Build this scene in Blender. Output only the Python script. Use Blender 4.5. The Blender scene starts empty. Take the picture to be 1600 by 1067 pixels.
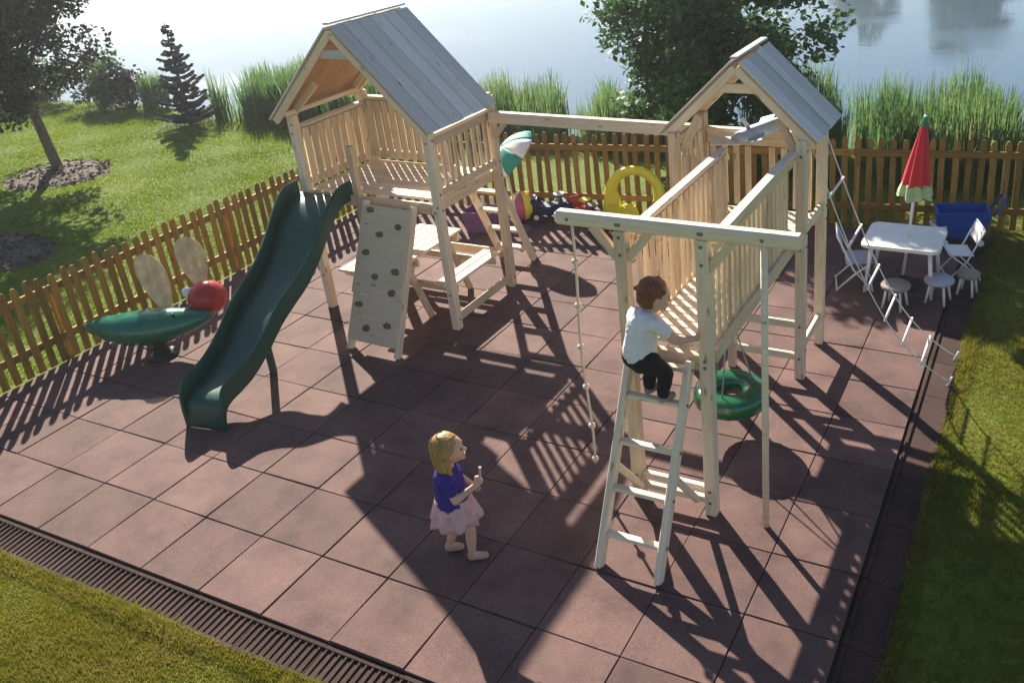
import bpy, bmesh, math, random
import numpy as np
from mathutils import Vector, Matrix
random.seed(7); rng = np.random.default_rng(7)
scn = bpy.context.scene
COL = scn.collection

# ------------------------------------------------------------------ camera
CAM = Vector((6.95772507, -3.02253938, 4.52925719))
CR = Vector((0.89781016, 0.4342984, -0.07295081))
CU = Vector((-0.11269939, 0.38672335, 0.91528351))
CF = Vector((-0.42571795, 0.81352931, -0.39614932))
FPX, CX, CY = 1411.04, 958.23, 396.53
cd = bpy.data.cameras.new('camera'); cam = bpy.data.objects.new('camera', cd); COL.objects.link(cam)
M = Matrix.Identity(4)
for i in range(3):
    M[i][0] = CR[i]; M[i][1] = CU[i]; M[i][2] = -CF[i]; M[i][3] = CAM[i]
cam.matrix_world = M
cd.sensor_width = 36; cd.sensor_fit = 'HORIZONTAL'; cd.lens = 36 * FPX / 1600
cd.shift_x = -(CX - 800) / 1600; cd.shift_y = -(533.5 - CY) / 1600
cd.clip_start = 0.1; cd.clip_end = 3000
scn.camera = cam

# ------------------------------------------------------------------ sky, sun, exposure
SUN = Vector((-3.86, 3.62, 3.25)).normalized()
EL = math.asin(SUN.z); AZ = math.atan2(SUN.x, SUN.y)
w = bpy.data.worlds.new('World'); scn.world = w; w.use_nodes = True
nt = w.node_tree; bg = nt.nodes['Background']
sky = nt.nodes.new('ShaderNodeTexSky'); sky.sky_type = 'NISHITA'; sky.sun_disc = False
sky.sun_elevation = EL; sky.sun_rotation = AZ; sky.air_density = 1.0; sky.dust_density = 0.35; sky.ozone_density = 1.0
nt.links.new(sky.outputs[0], bg.inputs[0]); bg.inputs[1].default_value = 0.05
sl = bpy.data.lights.new('sun', 'SUN'); sl.energy = 5.0; sl.angle = math.radians(0.6); sl.color = (1.0, 0.91, 0.76)
so = bpy.data.objects.new('sun', sl); COL.objects.link(so)
so.rotation_euler = SUN.to_track_quat('Z', 'Y').to_euler(); so.location = (0, 0, 12)
scn.view_settings.view_transform = 'Standard'; scn.view_settings.look = 'None'
scn.view_settings.gamma = 1.0; scn.view_settings.use_curve_mapping = False
scn.view_settings.exposure = 1.38

# ------------------------------------------------------------------ helpers
WM = {}
def link(name, mesh, mw, parent=None):
    o = bpy.data.objects.new(name, mesh); COL.objects.link(o)
    WM[o] = mw
    if parent is not None:
        o.parent = parent; o.matrix_basis = WM[parent].inverted() @ mw
    else:
        o.matrix_basis = mw
    return o
def tag(o, label=None, cat=None, group=None, kind=None):
    if label: o['label'] = label
    if cat: o['category'] = cat
    if group: o['group'] = group
    if kind: o['kind'] = kind
    return o
def thing(name, loc, label, cat, group=None):
    o = link(name, None, Matrix.Translation(Vector(loc))); o.empty_display_size = 0.1
    return tag(o, label, cat, group)
def TR(p): return Matrix.Translation(Vector(p))
def copy_tree(o, mw, parent=None):
    c = o.copy(); COL.objects.link(c); WM[c] = mw
    if parent is not None:
        c.parent = parent; c.matrix_basis = WM[parent].inverted() @ mw
    else:
        c.matrix_basis = mw
    for ch in list(o.children):
        copy_tree(ch, mw @ (WM[o].inverted() @ WM[ch]), c)
    return c
MESH = {}
def box_mesh(L, W, H, bev=0.006, mat=None):
    k = (round(L, 3), round(W, 3), round(H, 3), bev, mat.name if mat else '')
    if k in MESH: return MESH[k]
    bm = bmesh.new(); bmesh.ops.create_cube(bm, size=1)
    bmesh.ops.scale(bm, vec=(L, W, H), verts=bm.verts)
    if bev: bmesh.ops.bevel(bm, geom=bm.edges[:], offset=min(bev, .3 * min(L, W, H)), segments=1, affect='EDGES')
    me = bpy.data.meshes.new('block'); bm.to_mesh(me); bm.free()
    if mat: me.materials.append(mat)
    MESH[k] = me; return me
def box(name, c, size, mat, parent=None, rotz=0, bev=0.006, rot=None):
    m = TR(c) @ (rot if rot is not None else Matrix.Rotation(rotz, 4, 'Z'))
    return link(name, box_mesh(*size, bev, mat), m, parent)
def bar_matrix(a, b, up=(0, 0, 1)):
    a = Vector(a); b = Vector(b); x = (b - a).normalized(); u = Vector(up)
    if abs(x.dot(u)) > .95: u = Vector((0, 1, 0))
    y = u.cross(x).normalized(); z = x.cross(y)
    m = Matrix.Identity(4); c = (a + b) / 2
    for i in range(3): m[i][0] = x[i]; m[i][1] = y[i]; m[i][2] = z[i]; m[i][3] = c[i]
    return m
def bar(name, a, b, w_, h_, mat, parent=None, up=(0, 0, 1), bev=0.006):
    """square-section timber from a to b: w_ sideways, h_ along up"""
    L = (Vector(b) - Vector(a)).length
    return link(name, box_mesh(L, w_, h_, bev, mat), bar_matrix(a, b, up), parent)
def mesh_obj(name, bm, mat, parent=None, loc=None, smooth=False, mats=None):
    """bm in world coordinates; origin put at loc"""
    loc = Vector(loc) if loc is not None else (WM[parent].translation.copy() if parent is not None else Vector((0, 0, 0)))
    bmesh.ops.translate(bm, vec=-loc, verts=bm.verts)
    me = bpy.data.meshes.new(name); bm.to_mesh(me); bm.free()
    for m_ in (mats or [mat]): me.materials.append(m_)
    if smooth: me.polygons.foreach_set('use_smooth', [True] * len(me.polygons))
    return link(name, me, TR(loc), parent)
def np_obj(name, V, F, mat, parent=None, loc=(0, 0, 0), smooth=False):
    V = np.asarray(V, np.float32) - np.asarray(loc, np.float32); F = np.asarray(F, np.int32); k = F.shape[1]
    me = bpy.data.meshes.new(name); me.vertices.add(len(V)); me.vertices.foreach_set('co', V.ravel())
    me.loops.add(F.size); me.loops.foreach_set('vertex_index', F.ravel())
    me.polygons.add(len(F)); me.polygons.foreach_set('loop_start', np.arange(0, F.size, k, dtype=np.int32))
    me.polygons.foreach_set('loop_total', np.full(len(F), k, np.int32))
    if smooth: me.polygons.foreach_set('use_smooth', np.ones(len(F), bool))
    me.update(calc_edges=True); me.materials.append(mat)
    return link(name, me, TR(loc), parent)
def tube_bm(pts, radii, seg=8, bm=None, cap=True):
    bm = bm or bmesh.new(); pts = [Vector(p) for p in pts]
    if not hasattr(radii, '__len__'): radii = [radii] * len(pts)
    rings = []; n = None
    for i, p in enumerate(pts):
        t = (pts[min(i + 1, len(pts) - 1)] - pts[max(i - 1, 0)]).normalized()
        if n is None:
            n = t.cross(Vector((0, 0, 1)) if abs(t.z) < .9 else Vector((1, 0, 0))).normalized()
        else:
            n = (n - t * n.dot(t)).normalized()
        b = t.cross(n)
        rings.append([bm.verts.new(p + (n * math.cos(2 * math.pi * k / seg) + b * math.sin(2 * math.pi * k / seg)) * radii[i]) for k in range(seg)])
    for i in range(len(rings) - 1):
        for k in range(seg):
            bm.faces.new((rings[i][k], rings[i][(k + 1) % seg], rings[i + 1][(k + 1) % seg], rings[i + 1][k]))
    if cap:
        bm.faces.new(rings[0][::-1]); bm.faces.new(rings[-1])
    return bm
def tube(name, pts, r, mat, parent=None, seg=8, smooth=True, loc=None):
    return mesh_obj(name, tube_bm(pts, r, seg), mat, parent, loc, smooth)
def lathe_bm(prof, c, seg=24, bm=None, axis=None):
    """prof: (radius, z) list; c: base point; axis: optional tilt matrix"""
    bm = bm or bmesh.new(); rings = []; ax = axis or Matrix.Identity(3)
    for r, z in prof:
        rings.append([bm.verts.new(Vector(c) + ax @ Vector((r * math.cos(2 * math.pi * k / seg), r * math.sin(2 * math.pi * k / seg), z))) for k in range(seg)])
    for i in range(len(rings) - 1):
        for k in range(seg):
            bm.faces.new((rings[i][k], rings[i][(k + 1) % seg], rings[i + 1][(k + 1) % seg], rings[i + 1][k]))
    bm.faces.new(rings[0][::-1]); bm.faces.new(rings[-1])
    return bm
def project(x, y, z):
    d = np.stack([np.asarray(x) - CAM.x, np.asarray(y) - CAM.y, np.asarray(z) - CAM.z], -1)
    zc = d @ np.array(CF); 
    return CX + FPX * (d @ np.array(CR)) / zc, CY - FPX * (d @ np.array(CU)) / zc, zc

# ------------------------------------------------------------------ materials
def newmat(name):
    m = bpy.data.materials.new(name); m.use_nodes = True
    n = m.node_tree; return m, n, n.nodes['Principled BSDF'], n.nodes['Material Output']
def N(nt, t, **kw):
    n = nt.nodes.new(t)
    for k, v in kw.items():
        if k in n.inputs: n.inputs[k].default_value = v
        else: setattr(n, k, v)
    return n
def ramp(nt, cols, pos=None):
    r = nt.nodes.new('ShaderNodeValToRGB'); e = r.color_ramp.elements
    pos = pos or [i / (len(cols) - 1) for i in range(len(cols))]
    while len(e) < len(cols): e.new(.5)
    for el, c, p in zip(e, cols, pos): el.position = p; el.color = (*c, 1)
    return r
def plain(name, col, rough=.6, var=.12, scale=25, bump=0.0, spec=.4, coat=0):
    m, n, b, o = newmat(name)
    tc = N(n, 'ShaderNodeTexCoord'); nz = N(n, 'ShaderNodeTexNoise', Scale=scale, Detail=5)
    n.links.new(tc.outputs['Object'], nz.inputs['Vector'])
    r = ramp(n, [tuple(c * (1 - var) for c in col), tuple(min(1, c * (1 + var)) for c in col)], [.3, .7])
    n.links.new(nz.outputs['Fac'], r.inputs['Fac']); n.links.new(r.outputs[0], b.inputs['Base Color'])
    b.inputs['Roughness'].default_value = rough; b.inputs['Specular IOR Level'].default_value = spec
    if coat: b.inputs['Coat Weight'].default_value = coat; b.inputs['Coat Roughness'].default_value = .2
    if bump:
        bp = N(n, 'ShaderNodeBump', Strength=bump, Distance=.01); n.links.new(nz.outputs['Fac'], bp.inputs['Height']); n.links.new(bp.outputs[0], b.inputs['Normal'])
    return m
def wood(name, a, b_, c=None, rough=.7, rnd=.25, grain=(3, 45, 45), bump=.25):
    """grain runs along local X; each piece gets its own tint"""
    m, n, b, o = newmat(name)
    tc = N(n, 'ShaderNodeTexCoord'); oi = N(n, 'ShaderNodeObjectInfo')
    mp = N(n, 'ShaderNodeMapping'); mp.inputs['Scale'].default_value = grain
    add = N(n, 'ShaderNodeVectorMath', operation='ADD'); mul = N(n, 'ShaderNodeVectorMath', operation='SCALE'); mul.inputs['Scale'].default_value = 37
    cmb = N(n, 'ShaderNodeCombineXYZ')
    for k in range(3): n.links.new(oi.outputs['Random'], cmb.inputs[k])
    n.links.new(cmb.outputs[0], mul.inputs[0]); n.links.new(tc.outputs['Object'], mp.inputs['Vector'])
    n.links.new(mp.outputs[0], add.inputs[0]); n.links.new(mul.outputs[0], add.inputs[1])
    nz = N(n, 'ShaderNodeTexNoise', Scale=1.0, Detail=6, Roughness=.6, Distortion=.8); n.links.new(add.outputs[0], nz.inputs['Vector'])
    r = ramp(n, [a, b_, c or b_], [.3, .55, .8]); n.links.new(nz.outputs['Fac'], r.inputs['Fac'])
    # dark knots
    vo = N(n, 'ShaderNodeTexVoronoi', Scale=1.0); mp2 = N(n, 'ShaderNodeMapping'); mp2.inputs['Scale'].default_value = (3.2, 11, 11)
    n.links.new(tc.outputs['Object'], mp2.inputs['Vector'])
    add2 = N(n, 'ShaderNodeVectorMath', operation='ADD'); n.links.new(mp2.outputs[0], add2.inputs[0]); n.links.new(mul.outputs[0], add2.inputs[1]); n.links.new(add2.outputs[0], vo.inputs['Vector'])
    kr = ramp(n, [(.45, .36, .28), (1, 1, 1)], [.07, .16]); n.links.new(vo.outputs['Distance'], kr.inputs['Fac'])
    mk = N(n, 'ShaderNodeMix', data_type='RGBA', blend_type='MULTIPLY'); mk.inputs[0].default_value = .8
    n.links.new(r.outputs[0], mk.inputs[6]); n.links.new(kr.outputs[0], mk.inputs[7])
    hv = N(n, 'ShaderNodeHueSaturation'); mr = N(n, 'ShaderNodeMapRange'); mr.inputs['To Min'].default_value = 1 - rnd; mr.inputs['To Max'].default_value = 1 + rnd * .5
    n.links.new(oi.outputs['Random'], mr.inputs['Value']); n.links.new(mr.outputs[0], hv.inputs['Value'])
    n.links.new(mk.outputs[2], hv.inputs['Color']); n.links.new(hv.outputs[0], b.inputs['Base Color'])
    b.inputs['Roughness'].default_value = rough; b.inputs['Specular IOR Level'].default_value = .3
    bp = N(n, 'ShaderNodeBump', Strength=bump, Distance=.004); n.links.new(nz.outputs['Fac'], bp.inputs['Height']); n.links.new(bp.outputs[0], b.inputs['Normal'])
    return m
def leafy(name, cols, trans=.35, scale=3.0, rough=.55):
    m, n, b, o = newmat(name)
    tc = N(n, 'ShaderNodeTexCoord'); nz = N(n, 'ShaderNodeTexNoise', Scale=scale, Detail=4)
    n.links.new(tc.outputs['Object'], nz.inputs['Vector'])
    nz2 = N(n, 'ShaderNodeTexNoise', Scale=scale * 14, Detail=2); n.links.new(tc.outputs['Object'], nz2.inputs['Vector'])
    ad = N(n, 'ShaderNodeMath', operation='ADD'); hf = N(n, 'ShaderNodeMath', operation='MULTIPLY'); hf.inputs[1].default_value = .5
    n.links.new(nz.outputs['Fac'], ad.inputs[0]); n.links.new(nz2.outputs['Fac'], ad.inputs[1]); n.links.new(ad.outputs[0], hf.inputs[0])
    r = ramp(n, cols, [.35 + .3 * i / (len(cols) - 1) for i in range(len(cols))]); n.links.new(hf.outputs[0], r.inputs['Fac'])
    n.links.new(r.outputs[0], b.inputs['Base Color']); b.inputs['Roughness'].default_value = rough; b.inputs['Specular IOR Level'].default_value = .3
    tl = N(n, 'ShaderNodeBsdfTranslucent'); mx = N(n, 'ShaderNodeMixShader'); mx.inputs[0].default_value = trans
    hs = N(n, 'ShaderNodeHueSaturation', Value=1.5, Saturation=1.1); n.links.new(r.outputs[0], hs.inputs['Color']); n.links.new(hs.outputs[0], tl.inputs[0])
    n.links.new(b.outputs[0], mx.inputs[1]); n.links.new(tl.outputs[0], mx.inputs[2]); n.links.new(mx.outputs[0], o.inputs['Surface'])
    return m

PINE = wood('pine', (.60, .45, .30), (.74, .59, .42), (.80, .67, .51))
PINE_PALE = wood('pine_pale', (.68, .55, .40), (.79, .67, .52), (.84, .74, .61), rnd=.12)
PLY = wood('plywood', (.56, .46, .32), (.62, .51, .37), (.67, .57, .43), rnd=.06, grain=(2, 14, 14), bump=.1)
STAIN = wood('stained_fence', (.22, .125, .022), (.35, .20, .042), (.43, .27, .07), rnd=.4)
ROOFW = wood('weathered_roof', (.50, .49, .49), (.62, .61, .62), (.71, .70, .72), rough=.65, rnd=.22, grain=(2, 60, 60))
ROOFIN = wood('roof_inside', (.42, .25, .13), (.52, .32, .17), (.58, .38, .22), rnd=.1)
GREENP = plain('green_plastic', (.003, .060, .042), .36, .1, 6, spec=.5)
GREENB = plain('bug_green_plastic', (.006, .135, .07), .16, .2, 5, spec=.8)
GREENT = plain('tyre_green_plastic', (.006, .115, .05), .2, .1, 5, spec=.8)
REDP = plain('red_plastic', (.42, .015, .02), .25, .1, 6, spec=.5)
YELP = plain('yellow_plastic', (.85, .74, .05), .35, .06, 6)
BLUEP = plain('blue_plastic', (.01, .07, .36), .35, .1, 6)
NAVYP = plain('navy_plastic', (.012, .025, .09), .4, .1, 6)
WHITEP = plain('white_plastic', (.78, .77, .76), .4, .05, 8)
BLACKP = plain('black_rubber', (.02, .02, .022), .6, .2, 30)
ORANGEP = plain('orange_plastic', (.62, .16, .015), .35, .1, 6)
PURPP = plain('purple_plastic', (.20, .10, .25), .4, .1, 6)
PINKP = plain('pink_plastic', (.5, .09, .2), .4, .1, 6)
GREYF = plain('grey_fabric', (.26, .23, .24), .9, .15, 40, .3)
METAL = plain('white_painted_steel', (.72, .72, .74), .35, .04, 8)
LILAC = plain('lilac_fabric', (.42, .42, .52), .85, .1, 60, .2)
TAUPEF = plain('taupe_fabric', (.30, .25, .22), .85, .1, 60, .2)
ROPE = plain('rope', (.62, .55, .44), .9, .2, 120, .4)
HOLD = plain('brown_resin', (.12, .095, .065), .7, .2, 40, .3)
CHAIN = plain('zinc_chain', (.3, .3, .31), .4, .1, 80)
MELON = plain('melon_red_fabric', (.62, .035, .055), .8, .1, 30, .2)
RIND = plain('rind_green_fabric', (.42, .55, .30), .8, .15, 30, .2)
RINDD = plain('dark_rind_fabric', (.06, .22, .10), .8, .15, 30, .2)
TEAL = plain('teal_fabric', (.02, .26, .22), .7, .1, 30, .2)
WHITEF = plain('white_fabric', (.74, .74, .75), .85, .06, 30, .25)
TARPB = plain('pale_blue_tarp', (.42, .56, .78), .45, .3, 7, .2)
SKIN = plain('skin', (.62, .37, .27), .55, .07, 18)
HAIRB = wood('blonde_hair', (.22, .12, .035), (.42, .26, .09), (.56, .38, .16), rough=.45, rnd=0, grain=(90, 90, 9), bump=.8)
HAIRR = wood('auburn_hair', (.08, .025, .012), (.19, .065, .03), (.28, .11, .055), rough=.45, rnd=0, grain=(80, 80, 14), bump=.8)
SHIRTB = plain('blue_cotton', (.035, .022, .22), .9, .2, 30, .3)
SHIRTW = plain('white_cotton', (.72, .70, .74), .9, .05, 22, .3)
SHIRTG = plain('grey_green_cotton', (.20, .22, .17), .9, .1, 22, .3)
SKIRT = plain('pink_white_cotton', (.60, .36, .39), .9, .16, 16, .3)
PANTS = plain('black_cotton', (.012, .011, .014), .9, .3, 30, .3)
SHOEW = plain('pale_shoe', (.50, .30, .24), .6, .1, 20)
EYE = plain('dark_eye', (.03, .02, .015), .2, .1, 20)
LIP = plain('lip', (.45, .17, .14), .5, .1, 20)
BARK = wood('bark', (.10, .075, .05), (.17, .13, .085), (.24, .19, .12), rnd=.1, grain=(30, 30, 6), bump=.8)
MULCH = plain('mulch', (.11, .085, .07), .95, .45, 14, 1.0)
# translucent wing
WING, n_, b_, o_ = newmat('tan_wing'); b_.inputs['Base Color'].default_value = (.46, .34, .20, 1); b_.inputs['Roughness'].default_value = .35
nz_ = N(n_, 'ShaderNodeTexNoise', Scale=9.0, Detail=4); tc_ = N(n_, 'ShaderNodeTexCoord'); n_.links.new(tc_.outputs['Object'], nz_.inputs['Vector'])
rr_ = ramp(n_, [(.48, .36, .20), (.70, .56, .36)], [.35, .65]); n_.links.new(nz_.outputs['Fac'], rr_.inputs['Fac']); n_.links.new(rr_.outputs[0], b_.inputs['Base Color'])
b_.inputs['Alpha'].default_value = .62
tl_ = N(n_, 'ShaderNodeBsdfTranslucent'); tl_.inputs[0].default_value = (.6, .45, .28, 1)

def rubber(name, a, b_, c):
    m, n, b, o = newmat(name)
    tc = N(n, 'ShaderNodeTexCoord'); oi = N(n, 'ShaderNodeObjectInfo'); ge = N(n, 'ShaderNodeNewGeometry')
    n1 = N(n, 'ShaderNodeTexNoise', Scale=140.0, Detail=2); n2 = N(n, 'ShaderNodeTexNoise', Scale=2.3, Detail=6, Roughness=.65)
    for q in (n1, n2): n.links.new(ge.outputs['Position'], q.inputs['Vector'])
    r = ramp(n, [a, b_, c], [.3, .5, .72]); n.links.new(n1.outputs['Fac'], r.inputs['Fac'])
    r2 = ramp(n, [(.55, .53, .54), (.95, .95, .95), (1.3, 1.28, 1.22)], [.28, .5, .74]); n.links.new(n2.outputs['Fac'], r2.inputs['Fac'])
    mk = N(n, 'ShaderNodeMix', data_type='RGBA', blend_type='MULTIPLY'); mk.inputs[0].default_value = 1
    n.links.new(r.outputs[0], mk.inputs[6]); n.links.new(r2.outputs[0], mk.inputs[7])
    hv = N(n, 'ShaderNodeHueSaturation'); mr = N(n, 'ShaderNodeMapRange'); mr.inputs['To Min'].default_value = .78; mr.inputs['To Max'].default_value = 1.14
    n.links.new(oi.outputs['Random'], mr.inputs['Value']); n.links.new(mr.outputs[0], hv.inputs['Value'])
    n.links.new(mk.outputs[2], hv.inputs['Color']); n.links.new(hv.outputs[0], b.inputs['Base Color'])
    b.inputs['Roughness'].default_value = .85; b.inputs['Specular IOR Level'].default_value = .3
    bp = N(n, 'ShaderNodeBump', Strength=.5, Distance=.004); n.links.new(n1.outputs['Fac'], bp.inputs['Height']); n.links.new(bp.outputs[0], b.inputs['Normal'])
    return m
TILE = rubber('rubber_tile', (.104, .052, .047), (.138, .079, .071), (.184, .113, .103))
RAMPM = rubber('rubber_edge', (.034, .017, .014), (.054, .028, .023), (.08, .044, .036))
BASEM = plain('dark_base', (.06, .036, .031), .95, .2, 30)

# lawn
LAWN, n_, b_, o_ = newmat('lawn'); ge_ = N(n_, 'ShaderNodeNewGeometry')
a1 = N(n_, 'ShaderNodeTexNoise', Scale=.55, Detail=8, Roughness=.65); a2 = N(n_, 'ShaderNodeTexNoise', Scale=14.0, Detail=6, Roughness=.7)
for q in (a1, a2): n_.links.new(ge_.outputs['Position'], q.inputs['Vector'])
r1_ = ramp(n_, [(.070, .110, .010), (.108, .150, .014), (.150, .176, .024)], [.3, .5, .7]); r2_ = ramp(n_, [(.45, .45, .42), (1, 1, 1), (1.25, 1.2, 1.1)], [.28, .5, .75])
n_.links.new(a1.outputs['Fac'], r1_.inputs['Fac']); n_.links.new(a2.outputs['Fac'], r2_.inputs['Fac'])
mk_ = N(n_, 'ShaderNodeMix', data_type='RGBA', blend_type='MULTIPLY'); mk_.inputs[0].default_value = 1
n_.links.new(r1_.outputs[0], mk_.inputs[6]); n_.links.new(r2_.outputs[0], mk_.inputs[7]); n_.links.new(mk_.outputs[2], b_.inputs['Base Color'])
b_.inputs['Roughness'].default_value = .9; b_.inputs['Specular IOR Level'].default_value = .2
bp_ = N(n_, 'ShaderNodeBump', Strength=.8, Distance=.03); n_.links.new(a2.outputs['Fac'], bp_.inputs['Height']); n_.links.new(bp_.outputs[0], b_.inputs['Normal'])
# grass blade colour follows position
BLADE = leafy('grass_blade', [(.105, .12, .018), (.18, .175, .03), (.25, .215, .06)], trans=.35, scale=.7)
BLADEL = leafy('fresh_grass_blade', [(.075, .135, .006), (.12, .185, .008), (.165, .225, .016)], trans=.4, scale=.5, rough=.9)
# water
WATER, n_, b_, o_ = newmat('lake_water'); ge_ = N(n_, 'ShaderNodeNewGeometry')
b_.inputs['Base Color'].default_value = (.04, .085, .13, 1); b_.inputs['Roughness'].default_value = .03; b_.inputs['IOR'].default_value = 1.9
mp_ = N(n_, 'ShaderNodeMapping'); mp_.inputs['Scale'].default_value = (.7, 1.6, 1); n_.links.new(ge_.outputs['Position'], mp_.inputs['Vector'])
wr_ = N(n_, 'ShaderNodeTexNoise', Scale=.16, Detail=3); n_.links.new(mp_.outputs[0], wr_.inputs['Vector']); wm_ = N(n_, 'ShaderNodeMapRange'); wm_.inputs['From Min'].default_value = .45; wm_.inputs['From Max'].default_value = .62; wm_.inputs['To Min'].default_value = .02; wm_.inputs['To Max'].default_value = .14
n_.links.new(wr_.outputs['Fac'], wm_.inputs['Value']); n_.links.new(wm_.outputs[0], b_.inputs['Roughness'])
wn = N(n_, 'ShaderNodeTexNoise', Scale=2.2, Detail=4, Roughness=.55); n_.links.new(mp_.outputs[0], wn.inputs['Vector'])
bp_ = N(n_, 'ShaderNodeBump', Strength=.035, Distance=.05); n_.links.new(wn.outputs['Fac'], bp_.inputs['Height']); n_.links.new(bp_.outputs[0], b_.inputs['Normal'])
MAPLE = leafy('maple_leaf', [(.026, .065, .026), (.05, .11, .04), (.085, .16, .055)], trans=.3, scale=1.2)
HAZEDLEAF = leafy('hazed_leaf', [(.022, .028, .028), (.036, .042, .038), (.05, .06, .045)], trans=.12, scale=1.2)  # greyish cast of lens flare put into the leaf colour
SPRUCE = leafy('spruce_needle', [(.04, .065, .065), (.07, .105, .10), (.11, .155, .14)], trans=.15, scale=2)
SHRUB = leafy('shrub_leaf', [(.05, .09, .035), (.09, .145, .05), (.14, .20, .065)], trans=.3, scale=1.5)
REED = leafy('reed_blade', [(.05, .10, .04), (.085, .16, .06), (.13, .21, .08), (.28, .27, .13)], trans=.4, scale=1.6)
FARLEAF = leafy('far_leaf', [(.02, .05, .012), (.04, .085, .02), (.07, .12, .03)], trans=.25, scale=.3)

# ------------------------------------------------------------------ ground, lake
T = .61
GZ = -.045
SHORE = 11.6
def shore_y(x): return SHORE + .35 * math.sin(x * .31 + 1) + .25 * math.sin(x * .83)
bm = bmesh.new()
xs = [-400, -120, -60] + [-40 + .8 * i for i in range(101)] + [60, 120, 400]
ys = [-300, -60, -20] + [-8 + 1.0 * i for i in range(18)]
rows = []
for y in ys: rows.append([bm.verts.new((x, y, GZ + (0 if abs(x) > 41 or y < 9 else -.03 * max(0, y - 9)))) for x in xs])
rows.append([bm.verts.new((x, shore_y(x), GZ - .16)) for x in xs])
rows.append([bm.verts.new((x, shore_y(x) + 1.2, GZ - .75)) for x in xs])
rows.append([bm.verts.new((x, 95, GZ - 1.6)) for x in xs])
rows.append([bm.verts.new((x, 97, GZ + .3)) for x in xs])
rows.append([bm.verts.new((x, 900, GZ + 2)) for x in xs])
ys_ok = [r for r in rows]
for a, b in zip(rows[:-1], rows[1:]):
    for i in range(len(xs) - 1): bm.faces.new((a[i], a[i + 1], b[i + 1], b[i]))
tag(mesh_obj('lawn', bm, LAWN, smooth=True), 'mown green lawn around the rubber play area', 'lawn', kind='structure')
bm = bmesh.new(); v = [bm.verts.new(p) for p in ((-400, 9, GZ - .30), (400, 9, GZ - .30), (400, 98, GZ - .30), (-400, 98, GZ - .30))]; bm.faces.new(v)
tag(mesh_obj('lake', bm, WATER), 'calm bright lake beyond the reeds', 'lake', kind='structure')

# ------------------------------------------------------------------ rubber tile paving
FA, FB = Vector((-2.45, 7.02, 0)), Vector((9.6, 8.83, 0))      # back fence line
def fence_y(x): return FA.y + (x - FA.x) * (FB.y - FA.y) / (FB.x - FA.x)
pav = box('tile_paving', ((-4 * T + 10 * T) / 2, 3.86, -.032), (14 * T, 7.72, .034), BASEM, bev=0)
tag(pav, 'reddish brown rubber tile play surface', 'paving', kind='structure')
tm = box_mesh(T - .006, T - .006, .042, .0045, TILE)
for i in range(-4, 10):
    for j in range(13):
        xc, yc = (i + .5) * T, (j + .5) * T
        if yc + .3 > fence_y(xc - .3) + .25: continue
        m = TR((xc + random.uniform(-.002, .002), yc + random.uniform(-.002, .002), -.021 + random.uniform(-.004, .0015))) @ Matrix.Rotation(random.uniform(-.005, .005), 4, 'Z') @ Matrix.Rotation(random.uniform(-.009, .009), 4, 'X') @ Matrix.Rotation(random.uniform(-.009, .009), 4, 'Y')
        link('tile', tm, m, pav)
# ribbed ramp edging: solid wedge with upright ribs, one piece per tile
def ramp_mesh(ribs=True):
    bm = bmesh.new(); L, D = T - .006, .265
    def prism(x0, x1, y0, y1, z00, z01, zb):
        vs = [bm.verts.new(p) for p in ((x0, y0, zb), (x1, y0, zb), (x1, y1, zb), (x0, y1, zb), (x0, y0, z00), (x1, y0, z00), (x1, y1, z01), (x0, y1, z01))]
        for f in ((3, 2, 1, 0), (4, 5, 6, 7), (0, 1, 5, 4), (1, 2, 6, 5), (2, 3, 7, 6), (3, 0, 4, 7)): bm.faces.new([vs[k] for k in f])
    prism(-L / 2, L / 2, -D, 0, -.040, -.020, -.055)
    prism(-L / 2, L / 2, -.035, -.018, -.006, -.003, -.0215)
    prism(-L / 2, L / 2, -D, -D + .03, -.034, -.030, -.041)
    n = 11 if ribs else 0
    for k in range(n):
        x = -L / 2 + (k + .5) * L / n
        prism(x - .007, x + .007, -D + .031, -.036, -.030, -.0095, -.041)
    me = bpy.data.meshes.new('ramp'); bm.to_mesh(me); bm.free(); me.materials.append(RAMPM); return me
rm = ramp_mesh(); rm2 = ramp_mesh(False)
for i in range(-4, 10): link('edge_ramp', rm, TR(((i + .5) * T, -.012, 0)), pav)
for j in range(13): link('edge_ramp', rm2, TR((10 * T + .012, (j + .5) * T, 0)) @ Matrix.Rotation(math.pi / 2, 4, 'Z'), pav)

# ------------------------------------------------------------------ picket fences
def picket_mesh(h, w_=.074, t=.019):
    bm = bmesh.new(); pr = [(-w_ / 2, 0), (w_ / 2, 0), (w_ / 2, h - .05), (w_ * .28, h - .008), (0, h), (-w_ * .28, h - .008), (-w_ / 2, h - .05)]
    f = [bm.verts.new((z, x, -t / 2)) for x, z in pr]; g = [bm.verts.new((z, x, t / 2)) for x, z in pr]
    bm.faces.new(f[::-1]); bm.faces.new(g)
    for k in range(len(pr)): bm.faces.new((f[k], f[(k + 1) % len(pr)], g[(k + 1) % len(pr)], g[k]))
    bmesh.ops.recalc_face_normals(bm, faces=bm.faces)
    me = bpy.data.meshes.new('picket'); bm.to_mesh(me); bm.free(); me.materials.append(STAIN); return me
PK = [picket_mesh(h) for h in (.975, .99, 1.0, 1.015)]
PKT = [picket_mesh(h) for h in (1.145, 1.16, 1.17, 1.18)]
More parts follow.
